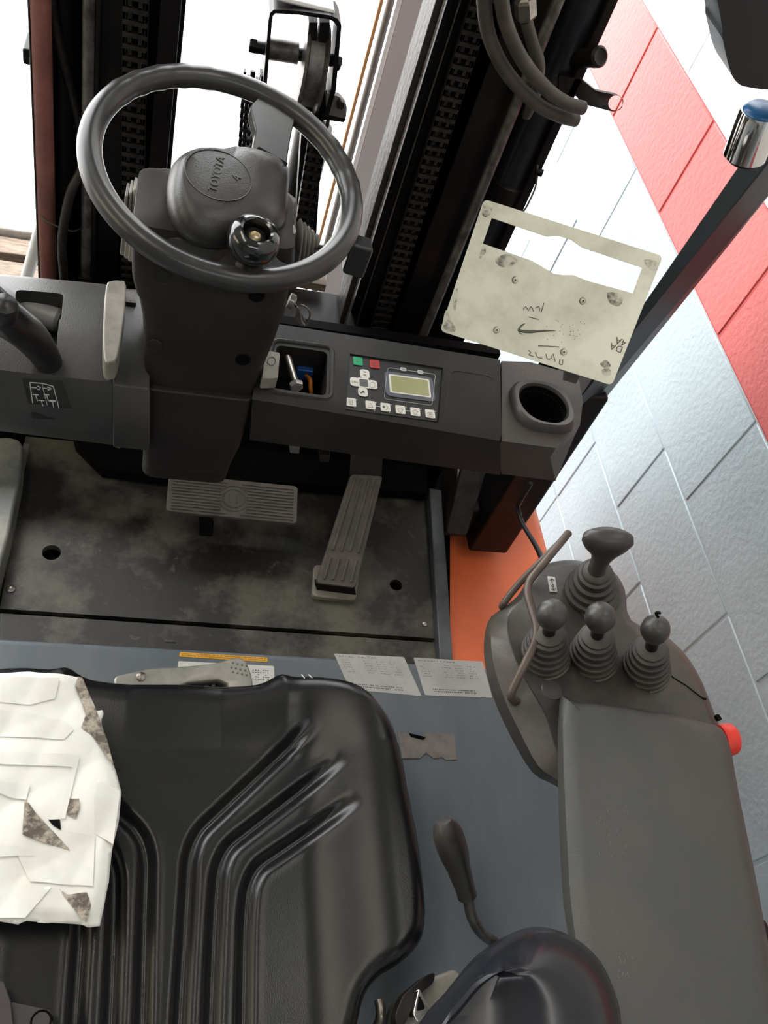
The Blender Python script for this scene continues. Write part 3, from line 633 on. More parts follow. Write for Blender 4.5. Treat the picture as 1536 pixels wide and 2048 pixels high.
obox('emblem_bar', C0+nrm*.0006-u_*.006, u_*.0015, v_*.008, nrm*.001, PEDAL, bp); obox('emblem_bar', C0+nrm*.0006+u_*.006, u_*.0015, v_*.008, nrm*.001, PEDAL, bp)
prism('pedal_arm', [hz(398, 1035, PZ-.01), hz(426, 1037, PZ-.01), hz(424, 1070, .03), hz(400, 1068, .03)], (0, .02, -.01), MASTM, bp)
prism('arm_slot', [hz(400, 1040, .001), hz(428, 1042, .001), hz(424, 1072, .001), hz(398, 1070, .001)], (0, 0, -.0008), BLACK, bp)
ap = thing('accelerator_pedal', 'long grey ribbed accelerator pedal on the right of the floor', 'pedal', hz(670, 1190, 0))
q = [(702, 948), (766, 952), (712, 1176), (632, 1166)]
Aq = [hz(q[0][0], q[0][1], .115), hz(q[1][0], q[1][1], .115), hz(q[2][0], q[2][1], .035), hz(q[3][0], q[3][1], .035)]
nr = (Aq[1]-Aq[0]).cross(Aq[3]-Aq[0]).normalized(); nr = nr if nr.z > 0 else -nr
prism('pad', rnd(Aq, .008), -nr*.010, PEDAL, ap, bevel=.002)
def bi2(u, v): return (Aq[0]*(1-u)+Aq[1]*u)*(1-v)+(Aq[3]*(1-u)+Aq[2]*u)*v
for i in range(4):
    u = .16+i*.225
    for v0, v1 in ((.04, .70), (.77, .955)):
        sweep('rib', [bi2(u, v0)+nr*.0005, bi2(u, v1)+nr*.0005], .0030, PEDAL, ap, 8, sm=0)
prism('pedal_base', rnd([hz(x, y, .012) for x, y in ((628, 1128), (720, 1138), (712, 1201), (624, 1192))], .01), (0, 0, -.012), CREAMG, ap, bevel=.002)
prism('pedal_side', [Aq[3]-nr*.01, Aq[2]-nr*.01, hz(712, 1190, .012), hz(634, 1180, .012)], (0, .01, 0), MASTM, ap)
prism('pedal_hanger', [Aq[0]-nr*.01, Aq[1]-nr*.01, Aq[1]+V((0, .1, .05)), Aq[0]+V((0, .1, .05))], (0, 0, -.012), MASTM, ap)
# ================================================================== DASHBOARD
dash = thing('dashboard', 'black moulded dashboard with storage bin and cup holder end', 'dashboard', (.35, .85, .3))
ZD = .56
r0 = [hz(528, 636, ZD), hz(780, 675, ZD), hz(1000, 712, ZD)]
r1 = [hz(505, 796, ZD-.012), hz(760, 838, ZD-.012), hz(1003, 880, ZD-.012)]
r2 = [hy(500, 880, r1[0].y+.004), hy(752, 915, r1[1].y+.004), hy(1000, 950, r1[2].y+.004)]
pn = (r0[2]-r0[0]).cross(r1[0]-r0[0]).normalized(); pn = pn if pn.z > 0 else -pn
def dp(x, y, off=0.): return hp(x, y, r0[0]+pn*off, pn)
rings = []
for i in range(3):
    a, b, c = r0[i], r1[i], r2[i]
    mid = (b*.78+c*.22)-(a-b).normalized()*.0
    rings.append([a+V((0, .012, -.14)), a+V((0, .006, -.012)), a+(b-a)*.05+pn*.000, b+(a-b)*.10, b+(a-b)*.02-pn*.006, c+V((0, -.006, .02)) if False else b*.25+c*.75, c, c+V((0, .06, -.02))])
for rr in rings: pass
rings = [[V(p) for p in r] for r in rings]
body_d = loft('dash_body', rings, DASHM, dash)
binq = [(553, 690), (655, 704), (652, 792), (545, 776)]
cut(body_d, prism('c', rnd([dp(x, y)+pn*.02 for x, y in binq], .008), -pn*.085, BLACK), prism('c', [dp(x, y)+pn*.02 for x, y in ((700, 707), (886, 736), (877, 846), (692, 820))], -pn*.024, BLACK))
m_ = body_d.modifiers.new('bevel', 'BEVEL'); m_.width = .005; m_.segments = 3; m_.limit_method = 'ANGLE'; m_.angle_limit = math.radians(32); m_.harden_normals = True
for p in body_d.data.polygons: p.use_smooth = True
def ringp(name, q, off, r, m, par, grow=0, rr=.004):
    P3 = rnd([dp(x, y, off) for x, y in q], .012, 4); return sweep(name, P3, rr, m, par, 8, closed=True, sm=0)
ringp('bin_rim', [(545, 680), (665, 696), (662, 800), (534, 782)], -.001, 0, DASHM, dash)
prism('bin_floor', [dp(x, y, -.062) for x, y in ((540, 680), (665, 690), (665, 800), (540, 790))], -pn*.002, BLACK, dash)
# faint blank panel
ringp('blank_outline', [(902, 740), (988, 754), (982, 858), (888, 842)], .0002, 0, DASHM, dash, rr=.0007)
# ---- display
disp = prism('display_panel', rnd([dp(x, y, -.0025) for x, y in ((699, 710), (884, 736), (874, 843), (691, 818))], .003), -pn*.004, mat('panel_black', (.018, .017, .017), .45, c2=(.05, .035, .025), ns=30, lo=.6, hi=.8), dash, label='flat black membrane display panel')
ZX = lambda zx, zy, off=-.0020: dp(660+zx/6.4, 690+zy/6.4, off)
du = (ZX(1300, 300)-ZX(300, 160)).normalized(); dv = (ZX(240, 130)-ZX(190, 820)).normalized(); dv = (dv-du*dv.dot(du)).normalized()
px_ = (ZX(700, 500)-ZX(600, 500)).length/100
def key(name, zx, zy, w_, h_, m, th=.0009, r=2.2, par=None, off=-.0020):
    c = ZX(zx, zy, off); a = du*w_*px_/2; b = dv*h_*px_/2
    return prism(name, rnd([c-a+b, c+a+b, c+a-b, c-a-b], r*px_*8), pn*th, m, par or disp, smooth=False)
key('green_button', 355, 210, 118, 128, GREEN); text('button_mark', 'I', ZX(355, 210, -.0008), du, dv, .0085, INK, disp, .0001)
key('red_button', 570, 248, 122, 128, REDK); text('button_mark', 'O', ZX(570, 248, -.0008), du, dv, .0085, INK, disp, .0001)
key('arrow_button', 443, 375, 118, 140, BTN, r=5.5); key('arrow_button', 318, 475, 120, 132, BTN, r=5.5); key('arrow_button', 542, 510, 120, 132, BTN, r=5.5); key('arrow_button', 420, 606, 118, 132, BTN, r=5.5)
key('centre_pad', 430, 490, 130, 150, BTN, .0008, .5); key('centre_square', 430, 490, 104, 108, INK, .0013, 1.5)
text('button_mark', 'LPH', ZX(318, 475, -.0009), du, dv, .0052, BTNG, disp, .0001)
sweep('button_mark', [ZX(542+34*math.cos(a), 510+36*math.sin(a), -.0009) for a in [k*math.pi/4 for k in range(8)]], .00022, BTNG, disp, 4, closed=True)
key('button_mark', 443, 388, 40, 10, INK, .0012, .3); key('button_mark', 443, 350, 34, 12, INK, .0012, .3)
sweep('button_mark', [ZX(380, 596, -.0008), ZX(400, 612, -.0008), ZX(425, 594, -.0008), ZX(445, 615, -.0008)], [.0003, .0009, .0011, .0004], INK, disp, 5)
bx_ = [(268, 735), (517, 773), (708, 800), (900, 830), (1090, 858), (1280, 884)]
for i, (a, b) in enumerate(bx_):
    key('white_button', a, b, 120, 122, BTN)
    if i == 0: 
        for s in (-14, 14): key('button_mark', a+s, b, 7, 62, BTNG, .0012, .2)
        key('button_mark', a, b+30, 34, 7, BTNG, .0012, .2)
    if i == 1: sweep('button_mark', [ZX(a, b-30, -.0009), ZX(a+32, b+26, -.0009), ZX(a-34, b+20, -.0009)], .0003, BTNG, disp, 4, closed=True, sm=0)
    if i == 2: key('button_mark', a-22, b-5, 26, 30, INK, .0012, 1); sweep('button_mark', [ZX(a+5, b-28, -.0009), ZX(a+36, b, -.0009), ZX(a+5, b+30, -.0009)], .0003, BTNG, disp, 4, sm=0)
    if i in (3, 4): sweep('button_mark', [ZX(a-36, b-12, -.0009), ZX(a, b-30, -.0009), ZX(a+36, b-4, -.0009), ZX(a+6, b+32, -.0009), ZX(a-6, b+32, -.0009)], .0003, BTNG, disp, 4, closed=True, sm=0)
    if i == 5: sweep('button_mark', [ZX(a-32, b-24, -.0009), ZX(a+32, b-18, -.0009), ZX(a+30, b+28, -.0009), ZX(a-32, b+22, -.0009)], .0003, BTNG, disp, 4, closed=True, sm=0); key('button_mark', a, b+8, 34, 14, BTNG, .0012, .3)
    key('key_dot', a+72, b-34, 11, 11, LINEW, .0003, .3)
    if i < 3: key('key_dot', a-52, b-60, 12, 12, LINEW, .0003, .3); key('key_dot', a+50, b+66, 12, 12, LINEW, .0003, .3)
key('key_link', 612, 787, 76, 9, LINEW, .0003, .3); key('key_link', 995, 845, 76, 9, LINEW, .0003, .3)
key('screen_bezel', 1020, 532, 622, 388, BLUEG, .0005, 9); 
sweep('bezel_line', [p for p in rnd([ZX(738, 288, -.0015), ZX(1350, 376, -.0015), ZX(1305, 775, -.0015), ZX(692, 688, -.0015)], .005, 4)], .0003, LINEW, disp, 4, closed=True, sm=0)
key('screen_frame', 1020, 528, 520, 290, BTN, .0011, 3); scr = key('screen', 1020, 528, 472, 244, LCD, .0014, 1.2)
key('screen_badge', 935, 316, 78, 54, LINEW, .0012, 3.2); key('screen_badge', 1153, 352, 78, 54, LINEW, .0012, 3.2)
key('badge_mark', 935, 316, 50, 14, BTNG, .0014, .3); key('badge_mark', 1153, 352, 50, 14, BTNG, .0014, .3)
# ---- cup holder end
cq = [(1003, 722), (1060, 724), (1130, 744), (1158, 760), (1166, 800), (1160, 850), (1112, 896), (1003, 882)]
C1 = [hz(x, y, ZD-.018) for x, y in cq]
C2 = [p+V((0.002 if i in (3, 4, 5) else 0, 0, -.02)) for i, p in enumerate(C1)]
lowq = [(1003, 722), (1060, 724), (1130, 744), (1160, 775), (1167, 830), (1160, 880), (1111, 962), (1003, 948)]
C3 = []
for i, p in enumerate(C1):
    if i in (6, 7): C3.append(hy(lowq[i][0], lowq[i][1], p.y+.004))
    elif i == 5: C3.append(p+V((-.012, -.004, -.06)))
    else: C3.append(p+V((-.002, .0, -.09)))
cb = loft('cup_holder_body', [C1, C2, C3], mat('cup_plastic', (.045, .040, .036), .5, c2=(.07, .055, .045), ns=9, bump=.3, bs=600), dash)
cc = hz(1088, 806, ZD-.018+.012); cr = .036
cut(cb, cyl('c', cc+V((0, 0, .05)), cc-V((0, 0, .10)), cr, BLACK, seg=40))
md = cb.modifiers.new('bevel', 'BEVEL'); md.width = .006; md.segments = 3; md.limit_method = 'ANGLE'; md.angle_limit = math.radians(35); md.harden_normals = True
for p in cb.data.polygons: p.use_smooth = True
# rim: superellipse collar
def sring(r, z, e):
    out = []
    for k in range(40):
        a = 2*math.pi*k/40+.1; c_, s_ = math.cos(a), math.sin(a); rr = r/((abs(c_)**e+abs(s_)**e)**(1/e)); out.append(cc+V((rr*c_, rr*s_, z)))
    return out
loft('cup_rim', [sring(.047, -.014, 3.2), sring(.0455, -.002, 3.0), sring(.043, .002, 2.7), sring(.0385, .001, 2.2), sring(.0365, -.004, 2), sring(.035, -.06, 2)], mat('rim_plastic', (.05, .047, .045), .4), dash, caps=(False, False))
lathe('cup_well', cc-V((0, 0, .085)), (0, 0, 1), [(.0365, 0), (.037, .075)], BLACK, dash, 32)
bpy.data.objects.remove([o for o in dash.children if o.name.startswith('cup_well')][0])
loft('cup_well', [sring(.0362, -.003, 2), sring(.034, -.085, 2)], BLACK, dash, caps=(False, True))
# small underside brackets
for x, y in ((590, 898), (650, 915)): prism('under_clip', [hy(x-12, y-6, r1[0].y+.03), hy(x+10, y-4, r1[0].y+.03), hy(x+8, y+10, r1[0].y+.03), hy(x-10, y+8, r1[0].y+.03)], (0, .01, 0), GREYPL if x < 600 else MASTG, dash, bevel=.001)
# ---- small toggle left of bin
q = [(530, 701), (560, 705), (556, 756), (524, 757)]
tg = thing('column_toggle', 'small dusty grey release tab with a round mark beside the storage bin', 'release tab', dp(542, 730, 0))
prism('tab', rnd([dp(x, y, .028) for x, y in q], .003), -pn*.02, CREAMG, tg, bevel=.002)
sweep('round_mark', [dp(543+8*math.cos(a), 722+8*math.sin(a), .0284) for a in [k*math.pi/4 for k in range(8)]], .0005, RODM, tg, 5, closed=True)
prism('tab_stem', [dp(x, y, .008) for x, y in ((530, 712), (540, 712), (536, 750), (526, 750))], -pn*.05, MASTM, tg)
# bolt lying in the bin
A, B = dp(575, 712, -.010), dp(594, 776, -.004)
t = thing('loose_bolt', 'loose zinc bolt standing in the dashboard storage bin', 'bolt', B)
ax = (B-A).normalized(); Ls = (B-A).length
lathe('shank', A, ax, [(.0035, 0), (.0048, .004), (.0048, Ls*.9)], STEEL, t, 14)
lathe('bolt_head', A+ax*Ls*.88, ax, [(.0095, 0), (.0098, .004), (.0085, .0065)], mat('zinc', (.55, .52, .50), .35, .7), t, 6, smooth=False)
t = thing('blue_connector', 'blue plastic plug with orange wire deep in the storage bin', 'connector', dp(605, 740, -.06))
obox('plug', dp(608, 738, -.045), du*.012, dv*.012, pn*.010, BLUE, t, bevel=.002); sweep('wire', [dp(612, 752, -.045), dp(620, 760, -.035), dp(621, 775, -.04), dp(624, 792, -.05)], .003, ORW, t, 8)
# ================================================================== LEFT CONSOLE
lc = thing('left_console', 'rounded dark console left of the column with a slot and lever diagram', 'console', (-.2, .85, .3))
XL = -.42
def crow(px, rows): return [hz(px, y, z) for y, z in rows]
prof = [(548, .52, 570), (552, .545, 574), (585, .565, 607), (660, .568, 680), (740, .55, 765), (800, .515, 830), (845, .475, 872), (862, .44, 890)]
ra = [hz(0, y, z) for y, z, _ in prof]; rb = [hz(226, y2, z) for _, z, y2 in prof]
ra = [b+(a-b)*2.2 for a, b in zip(ra, rb)]
def close(r): return r+[V((r[-1].x, r[-1].y+.05, r[-1].z-.01)), V((r[0].x, r[0].y, r[-1].z-.01))]
cbod = loft('console_body', [close(ra), close([a*.5+b*.5 for a, b in zip(ra, rb)]), close(rb)], mat('console_plastic', (.030, .030, .029), .45, c2=(.052, .047, .041), ns=8, bump=.2, bs=600), lc)
cbod['selfx'] = 1
cut(cbod, prism('c', rnd([hz(x, y, .565)+V((0, 0, .05)) for x, y in ((32, 572), (128, 580), (122, 646), (30, 640))], .01), (0, .0, -.115), BLACK),
    prism('c', rnd([hz(x, y, .56)+V((0, 0, .05)) for x, y in ((78, 636), (120, 640), (110, 726), (80, 722))], .006), (0, 0, -.11), BLACK))
for p in cbod.data.polygons: p.use_smooth = True
del cbod['selfx']
cbod.data.set_sharp_from_angle(angle=math.radians(40))
md = cbod.modifiers.new('bevel', 'BEVEL'); md.width = .0025; md.segments = 2; md.limit_method = 'ANGLE'; md.angle_limit = math.radians(40)
prism('slot_floor', [hz(x, y, .49) for x, y in ((10, 560), (140, 570), (140, 780), (40, 780))], (0, 0, -.01), BLACK, lc)
lathe('cable_drum', hz(70, 625, .525), hz(115, 640, .525)-hz(70, 625, .525), [(.014, -.02), (.0155, -.015), (.0155, .03), (.012, .034)], mat('nylon_grey', (.28, .28, .27), .4), lc, 20)
sweep('cable_pin', [hz(85, 620, .51), hz(90, 600, .53), hz(93, 588, .54)], .003, RODM, lc, 8)
# diagram plate lying on the curve
bpy.context.view_layer.update()
def cs(px, py, off=.0):
    """point just above the console skin"""
    og = origin(cbod); ok, loc, nn, _ = cbod.ray_cast(CAM-og, ray(px, py).normalized())
    return loc+og+(nn if nn.z > 0 else -nn)*off
vs = []; fs = []
NU, NV = 8, 16
Q4 = [(44, 757), (122, 762), (150, 838), (66, 836)]
for j in range(NV+1):
    for i in range(NU+1):
        u, v = i/NU, j/NV; x = (Q4[0][0]*(1-u)+Q4[1][0]*u)*(1-v)+(Q4[3][0]*(1-u)+Q4[2][0]*u)*v; y = (Q4[0][1]*(1-u)+Q4[1][1]*u)*(1-v)+(Q4[3][1]*(1-u)+Q4[2][1]*u)*v; vs.append(cs(x, y, .0012))
for j in range(NV):
    for i in range(NU): k = j*(NU+1)+i; fs.append([k, k+1, k+NU+2, k+NU+1])
dg_ = mk('lever_diagram', vs, fs, mat('diagram_black', (.008, .008, .008), .35), lc, label='black diagram sticker with white lever symbols')
def dl(pts, r=.0006): return sweep('diagram_line', [cs(60+(x-150)/2.56, 764+(y-675)/2.56*1.0, .0020) for x, y in pts], r, LINEW, dg_, 4, sm=0)
dl([(150, 675), (215, 680), (270, 695)]); dl([(150, 675), (165, 780)]); dl([(270, 695), (300, 805)]); dl([(212, 680), (240, 790)], .0004)
dl([(165, 735), (195, 738)]); dl([(180, 738), (190, 770)]); dl([(222, 735), (250, 738)]); dl([(236, 738), (246, 770)])
dl([(195, 765), (225, 768)]); dl([(210, 768), (218, 795)]); dl([(250, 768), (282, 770)], .0012); dl([(266, 770), (272, 800)])
dl([(160, 700), (185, 702)]); dl([(188, 694), (205, 700), (200, 710), (188, 708)], .0008); dl([(220, 704), (240, 706)]); dl([(240, 698), (262, 708), (242, 714)], .0008)
# collar between console and column
ca = [hz(226, y2+4, z+.004) for _, z, y2 in prof]; cbx = [hz(300, y2+12, z-.002) for _, z, y2 in prof]
loft('collar', [close(ca), close([c*.4+d*.6 for c, d in zip(ca, cbx)]), close(cbx)], MATS['console_plastic'], lc, bevel=.002)
gq = [(212, 572), (222, 561), (240, 560), (252, 568), (248, 640), (236, 712), (224, 724), (208, 718), (206, 650)]
prism('grip_trim', catmull([hz(x, y, .592) for x, y in gq], 3, True), (0, .0, -.03), CREAMG, lc, bevel=.004, seg=3, label='dusty light grey lozenge shaped trim')
prism('chrome_strip', [hy(114, 856, .79), hy(228, 872, .80), hy(228, 882, .80), hy(122, 868, .79)], (0, .01, 0), STEEL, lc, bevel=.001)
bolt('screw', hy(238, 884, .80), (0, -1, .3), .006, STEEL, lc, .008)
prism('hinge_pin', [hz(250, 580, .57), hz(268, 582, .57), hz(272, 606, .57), hz(252, 604, .57)], (0, 0, -.02), RODM, lc)
# parking brake lever
pk = thing('parking_brake_lever', 'black curved parking brake lever reaching over the left console', 'lever', hz(90, 720, .50))
sweep('lever_arm', [hz(-60, 560, .70), hz(-10, 612, .675), hz(20, 640, .65), hz(60, 672, .61), hz(95, 720, .56), hz(104, 745, .53)], [.016, .019, .021, .020, .016, .012], GLOSSY := mat('lever_black', (.012, .011, .012), .32), pk, 20)
lathe('thumb_button', hz(8, 618, .690), (0.2, -.3, 1), [(.014, -.012), (.014, .006), (.012, .011), (.006, .014), (.0005, .015)], GLOSSY, pk, 20)
# ================================================================== STEERING COLUMN
sc = thing('steering_column', 'dark plastic shrouded steering column rising in front of the dashboard', 'steering column', (.07, .86, .0))
YF = .80
def srect(xl, xr, yf, yb, z, r=.02):
    return rnd([V((xl, yf, z)), V((xr, yf, z)), V((xr, yb, z)), V((xl, yb, z))], r, 4)
def fx(px, py, yf): return hy(px, py, yf)
levels = [((285, 925), (462, 940)), ((284, 880), (482, 888)), ((284, 800), (505, 815)), ((286, 720), (530, 740)), ((282, 655), (556, 675)), ((272, 612), (572, 625))]
rings = []
for (l, r) in levels:
    a, b = hy(*l, YF), hy(*r, YF); rings.append(srect(a.x, b.x, YF, YF+.11, (a.z+b.z)/2))
rings.insert(0, [p+V((0, .015, -.05)) for p in rings[0]])
loft('lower_shroud', rings, COLPL, sc)
lev2 = [((270, 612), (574, 625)), ((262, 575), (578, 600)), ((260, 490), (590, 540)), ((266, 448), (592, 498))]
rings = []
for i, (l, r) in enumerate(lev2):
    a, b = hy(*l, YF-.004), hy(*r, YF-.004); rings.append(srect(a.x, b.x, YF-.006, YF+.10, (a.z+b.z)/2, .018))
rings.append([p*.75+V((.07, .87, p.z))*.25+V((0, 0, .008)) for p in rings[-1]])
loft('upper_shroud', rings, COLPL, sc)
for (x, y) in ((326, 556), (308, 690), (513, 592), (486, 720)):
    c = hy(x, y, YF-(.007 if y < 610 else .001)); lathe('screw_hole', c+V((0, .004, 0)), (0, -1, 0), [(.0045, 0), (.0045, .001), (.008, .0035), (.0085, .0045), (.0092, .004)], BLACK if x > 400 else MASTG, sc, 18)
# step line across lower shroud: a raised lower cover
rings = []
for (l, r), gx in zip([((288, 940), (450, 952)), ((283, 885), (478, 895)), ((283, 780), (505, 800))], (0, .002, .002)):
    a, b = hy(*l, YF-.008), hy(*r, YF-.008); rings.append(srect(a.x-.001, b.x+.003, YF-.008, YF+.10, (a.z+b.z)/2, .016))
loft('knee_cover', rings, COLPL, sc, bevel=.003)
# top head under hub
hcz = .775
HW = V((.0676, .8741, .8008)); WN = V((.0839, -.1994, 1)).normalized()
rings = [[hz(x, y, zz_) for x, y in q] for q, zz_ in (([(272, 420), (285, 352), (330, 350), (560, 372), (596, 400), (590, 500), (420, 540), (290, 500)], .725), ([(276, 400), (288, 350), (330, 352), (556, 380), (588, 405), (584, 480), (420, 520), (292, 480)], .755), ([(292, 400), (300, 366), (340, 366), (540, 390), (568, 410), (560, 470), (430, 500), (310, 460)], .768))]
loft('column_head', rings, GREYD := mat('head_plastic', (.060, .056, .052), .5, c2=(.04, .036, .033), ns=9), sc, bevel=.004, label='dusty dark grey upper housing')
prism('head_lug', rnd([hz(x, y, .775) for x, y in ((272, 398), (280, 390), (306, 392), (308, 412), (286, 420), (272, 414))], .003), (0, 0, -.02), GREYPL, sc, bevel=.002)
prism('head_lug', rnd([hz(x, y, .775) for x, y in ((566, 452), (590, 448), (594, 465), (574, 476), (562, 470))], .003), (0, 0, -.02), GREYPL, sc, bevel=.002)
# bellows either side (fins)
for i in range(3):
    c = hz(262-i*7, 430, .73); 
    prism('bellows_fin', rnd([hz(262-i*8+4, 378+i*6, .74), hz(268-i*8+4, 380+i*6, .74), hz(266-i*8, 525-i*6, .70), hz(256-i*8, 523-i*6, .70)], .003), (0, .04, -.01), CREAMG if i < 2 else GREYPL, sc, bevel=.0015)
for i in range(5):
    c = hy(594+i*9, 492+i*1, .86); u = V((1, 0, .0))
    lathe('bellows_fin', c, u, [(.028-.0032*i, -.0022), (.031-.0035*i, 0), (.028-.0032*i, .0022)], GREYPL, sc, 20)
# stalk with black end
cyl('stalk', hy(600, 498, .86), hy(712, 500, .83), .0055, COLPL, sc, 12)
obox('stalk_end', hy(714, 512, .83), (.013, 0, -.002), (0, .012, 0), (.001, 0, .021), mat('stalk_black', (.02, .02, .021), .3), sc, bevel=.004, seg=3, label='black rounded stalk end')
# keys
ky = thing('ignition_key', 'small steel key on a ring hanging right of the steering column', 'key', hy(600, 620, .82))
lathe('key_barrel', hy(578, 600, .83), (1, -.2, -.2), [(.009, 0), (.009, .006), (.006, .008)], STEEL, ky, 16)
prism('key_bow', rnd([hy(x, y, .815) for x, y in ((582, 604), (594, 612), (590, 638), (604, 652), (612, 646), (598, 618))], .002), (0, .003, 0), STEEL, ky)
sweep('key_ring', [hy(x, y, .812) for x, y in ((600, 612), (612, 614), (620, 628), (612, 650), (602, 640))], .0012, STEEL, ky, 6, closed=True)
# ================================================================== STEERING WHEEL
sw = thing('steering_wheel', 'dark grey steering wheel with a domed hub and spinner knob', 'steering wheel', HW-WN*.04)
e1 = V((1, 0, 0)); e1 = (e1-WN*e1.dot(WN)).normalized(); e2 = WN.cross(e1)
def wp(r, deg, h=0): a = math.radians(deg); return HW+(e1*math.cos(a)+e2*math.sin(a))*r+WN*h
RR = .1425
rad = []
for k in range(96):
    dg = k*360/96; bump_ = .0006*math.cos(k*math.pi/1.5) if (95 < dg < 150 or 0 < dg < 40) else 0
    rad.append(.0128+bump_)
sweep('rim', [wp(RR, k*360/96) for k in range(96)], rad, WHEELM, sw, 20, closed=True, sm=1)
# angle in wheel plane of a pixel
def wang(px, py): p = hp(px, py, HW, WN)-HW; return math.degrees(math.atan2(p.dot(e2), p.dot(e1))), p.length
def wpx(px, py, h): return hp(px, py, HW+WN*h, WN)
# hub cover: lofted dome pointing to the upper spoke
hub = [(338, 345), (352, 318), (385, 301), (430, 299), (470, 304), (514, 296), (560, 312), (578, 338), (576, 380), (572, 440), (540, 470), (470, 490), (400, 488), (352, 455), (333, 400)]
hc = (452, 400)
def hring(f, h, k=0): return [wpx(hc[0]*(1-k)+437*k+(x-452)*f, hc[1]*(1-k)+350*k+(y-395)*f, h) for x, y in hub]
loft('hub_cover', [hring(.86, -.040), hring(.97, -.022), hring(1.0, -.006), hring(.97, .006, .1), hring(.88, .018, .35), hring(.76, .027, .62), hring(.64, .0315, .85), hring(.58, .0325, 1), hring(.3, .0335, 1), hring(.08, .0338, 1)], HUBM := mat('hub_plastic', (.040, .038, .036), .36, c2=(.028, .025, .023), ns=12, bump=.15, bs=600), sw, sm=3)
loft('hub_base', [hring(.66, -.07), hring(.84, -.040)], COLPL, sw, sm=3)
# circle line & text
c = wpx(437, 350, .0328); rr_ = 68*ps(c)
th = [k*math.pi/20 for k in range(40)]
sweep('emblem_ring', [c+(e1*math.cos(a)+e2*math.sin(a))*rr_*.98+WN*.0003 for a in th], .0007, HUBM, sw, 5, closed=True, sm=1)
tu = (wpx(446, 312, .02)-wpx(428, 384, .02)).normalized(); tv = WN.cross(tu)
text('embossed_lettering', 'TOYOTA', wpx(434, 348, .0335), tu, tv, .0125, mat('hub_letter', (.07, .066, .062), .35), sw, .0009)
text('embossed_lettering', '4', wpx(474, 356, .0335), tu, tv, .014, MATS['hub_letter'], sw, .0009)
# upper spoke
sp1 = [(506, 296), (512, 260), (500, 212), (520, 190), (560, 200), (592, 232), (584, 262), (576, 310), (572, 345)]
prism('spoke', rnd([wpx(x, y, .004) for x, y in sp1], .006), -WN*.016, WHEELM, sw, bevel=.003, seg=3)
sp2 = [(350, 455), (440, 522), (455, 505), (530, 480), (560, 500), (590, 535), (560, 558), (500, 560), (440, 548), (415, 540)]
sp2 = [(428, 528), (450, 512), (470, 490), (540, 490), (556, 520), (585, 532), (540, 552), (480, 552)]
prism('spoke', rnd([wpx(x, y, -.002) for x, y in sp2], .006), -WN*.012, WHEELM, sw, bevel=.003, seg=3)
prism('spoke_seam', [wpx(x, y, .0048) for x, y in ((514, 296), (518, 293), (576, 326), (573, 331))], -WN*.002, BLACK, sw)
# spinner knob
kb = wpx(492, 545, .012); kt = wpx(507, 478, .055)
ax = WN
kc = wpx(506, 484, .030); sz = ps(kc)
spn = lathe('spinner_knob', kc-ax*.016, ax, [(.008, -.012), (.0105, -.008), (.010, -.002), (.016, 0), (.0225, .004), (.0262, .011), (.0272, .018), (.0262, .026), (.0225, .032), (.0165, .0345), (.0140, .033), (.0130, .028), (.0128, .022)], GLOSS, sw, 40, label='glossy black spinner knob')
lathe('knob_core', kc-ax*.016, ax, [(.0128, .020), (.0125, .0235), (.0105, .0255), (.009, .0235)], MASTM, spn, 28)
lathe('knob_screw', kc+ax*.006, ax, [(.0065, 0), (.0065, .003), (.005, .0045), (.003, .0035)], mat('brass', (.42, .34, .2), .35, .8), spn, 16)
lathe('knob_clamp', wpx(492, 548, -.004)-WN*.0, WN, [(.013, -.016), (.0145, -.012), (.0145, .014), (.011, .018), (.009, .022)], MASTM, sw, 20)
# ================================================================== METAL PLATE + PILLAR
pv = thing('metal_plate', 'dirty brushed metal document plate with a cut out window, tilted beside the pillar', 'plate', hz(1190, 760, ZD-.03))
pc = hy(1100, 580, .93); nP = (CAM-pc).normalized()
nP = (nP+V((.06, .0, .08))).normalized()
def pp(x, y, off=0.): return hp(x, y, pc+nP*off, nP)
outer = rnd([pp(x, y) for x, y in ((968, 398), (1326, 512), (1224, 771), (880, 662))], .0075)
plate = prism('plate', outer, -nP*.0025, PLATEM, pv)
win = [(984, 432), (1096, 470), (1120, 468), (1145, 476), (1168, 492), (1290, 533), (1271, 585), (1180, 560), (1150, 548), (1130, 548), (1110, 545), (1085, 530), (1064, 518), (966, 484)]
cut(plate, prism('c', [pp(x, y, .02) for x, y in win], -nP*.05, PLATEM))
for p in plate.data.polygons: p.use_smooth = False
md = plate.modifiers.new('bevel', 'BEVEL'); md.width = .0006; md.segments = 2; md.limit_method = 'ANGLE'
for x, y in ((1031, 560), (1166, 602), (994, 660), (1128, 704)):
    c = pp(x, y, .0); s = lathe('rivet', c-nP*.0005, nP, [(.0048, 0), (.0048, .0010), (.0040, .0016), (.0034, .0010), (.003, .0016), (.0012, .0022), (.0003, .0018)], PLATEM, pv, 20)
    sweep('rivet_edge', [c+(du*math.cos(a)+nP.cross(du)*math.sin(a))*.0050 for a in [k*math.pi/6 for k in range(12)]], .0005, MARK, pv, 5, closed=True, sm=1)
    lathe('rivet_hole', c+nP*.0013, nP, [(.0012, 0), (.001, .001)], BLACK, pv, 8)
def smear(q, th=.0002): return prism('smudge', catmull([pp(x, y, .0003) for x, y in q], 3, True), -nP*th, SOOT, pv, smooth=False)
SM = mat('smudge_soft', (.10, .095, .07), .42, c2=(.74, .72, .58), ns=70, lo=.36, hi=.56, detail=12)
def smear(q, m=SM): return prism('smudge', catmull([pp(x, y, .0004) for x, y in q], 3, True), -nP*.0003, m, pv, smooth=False)
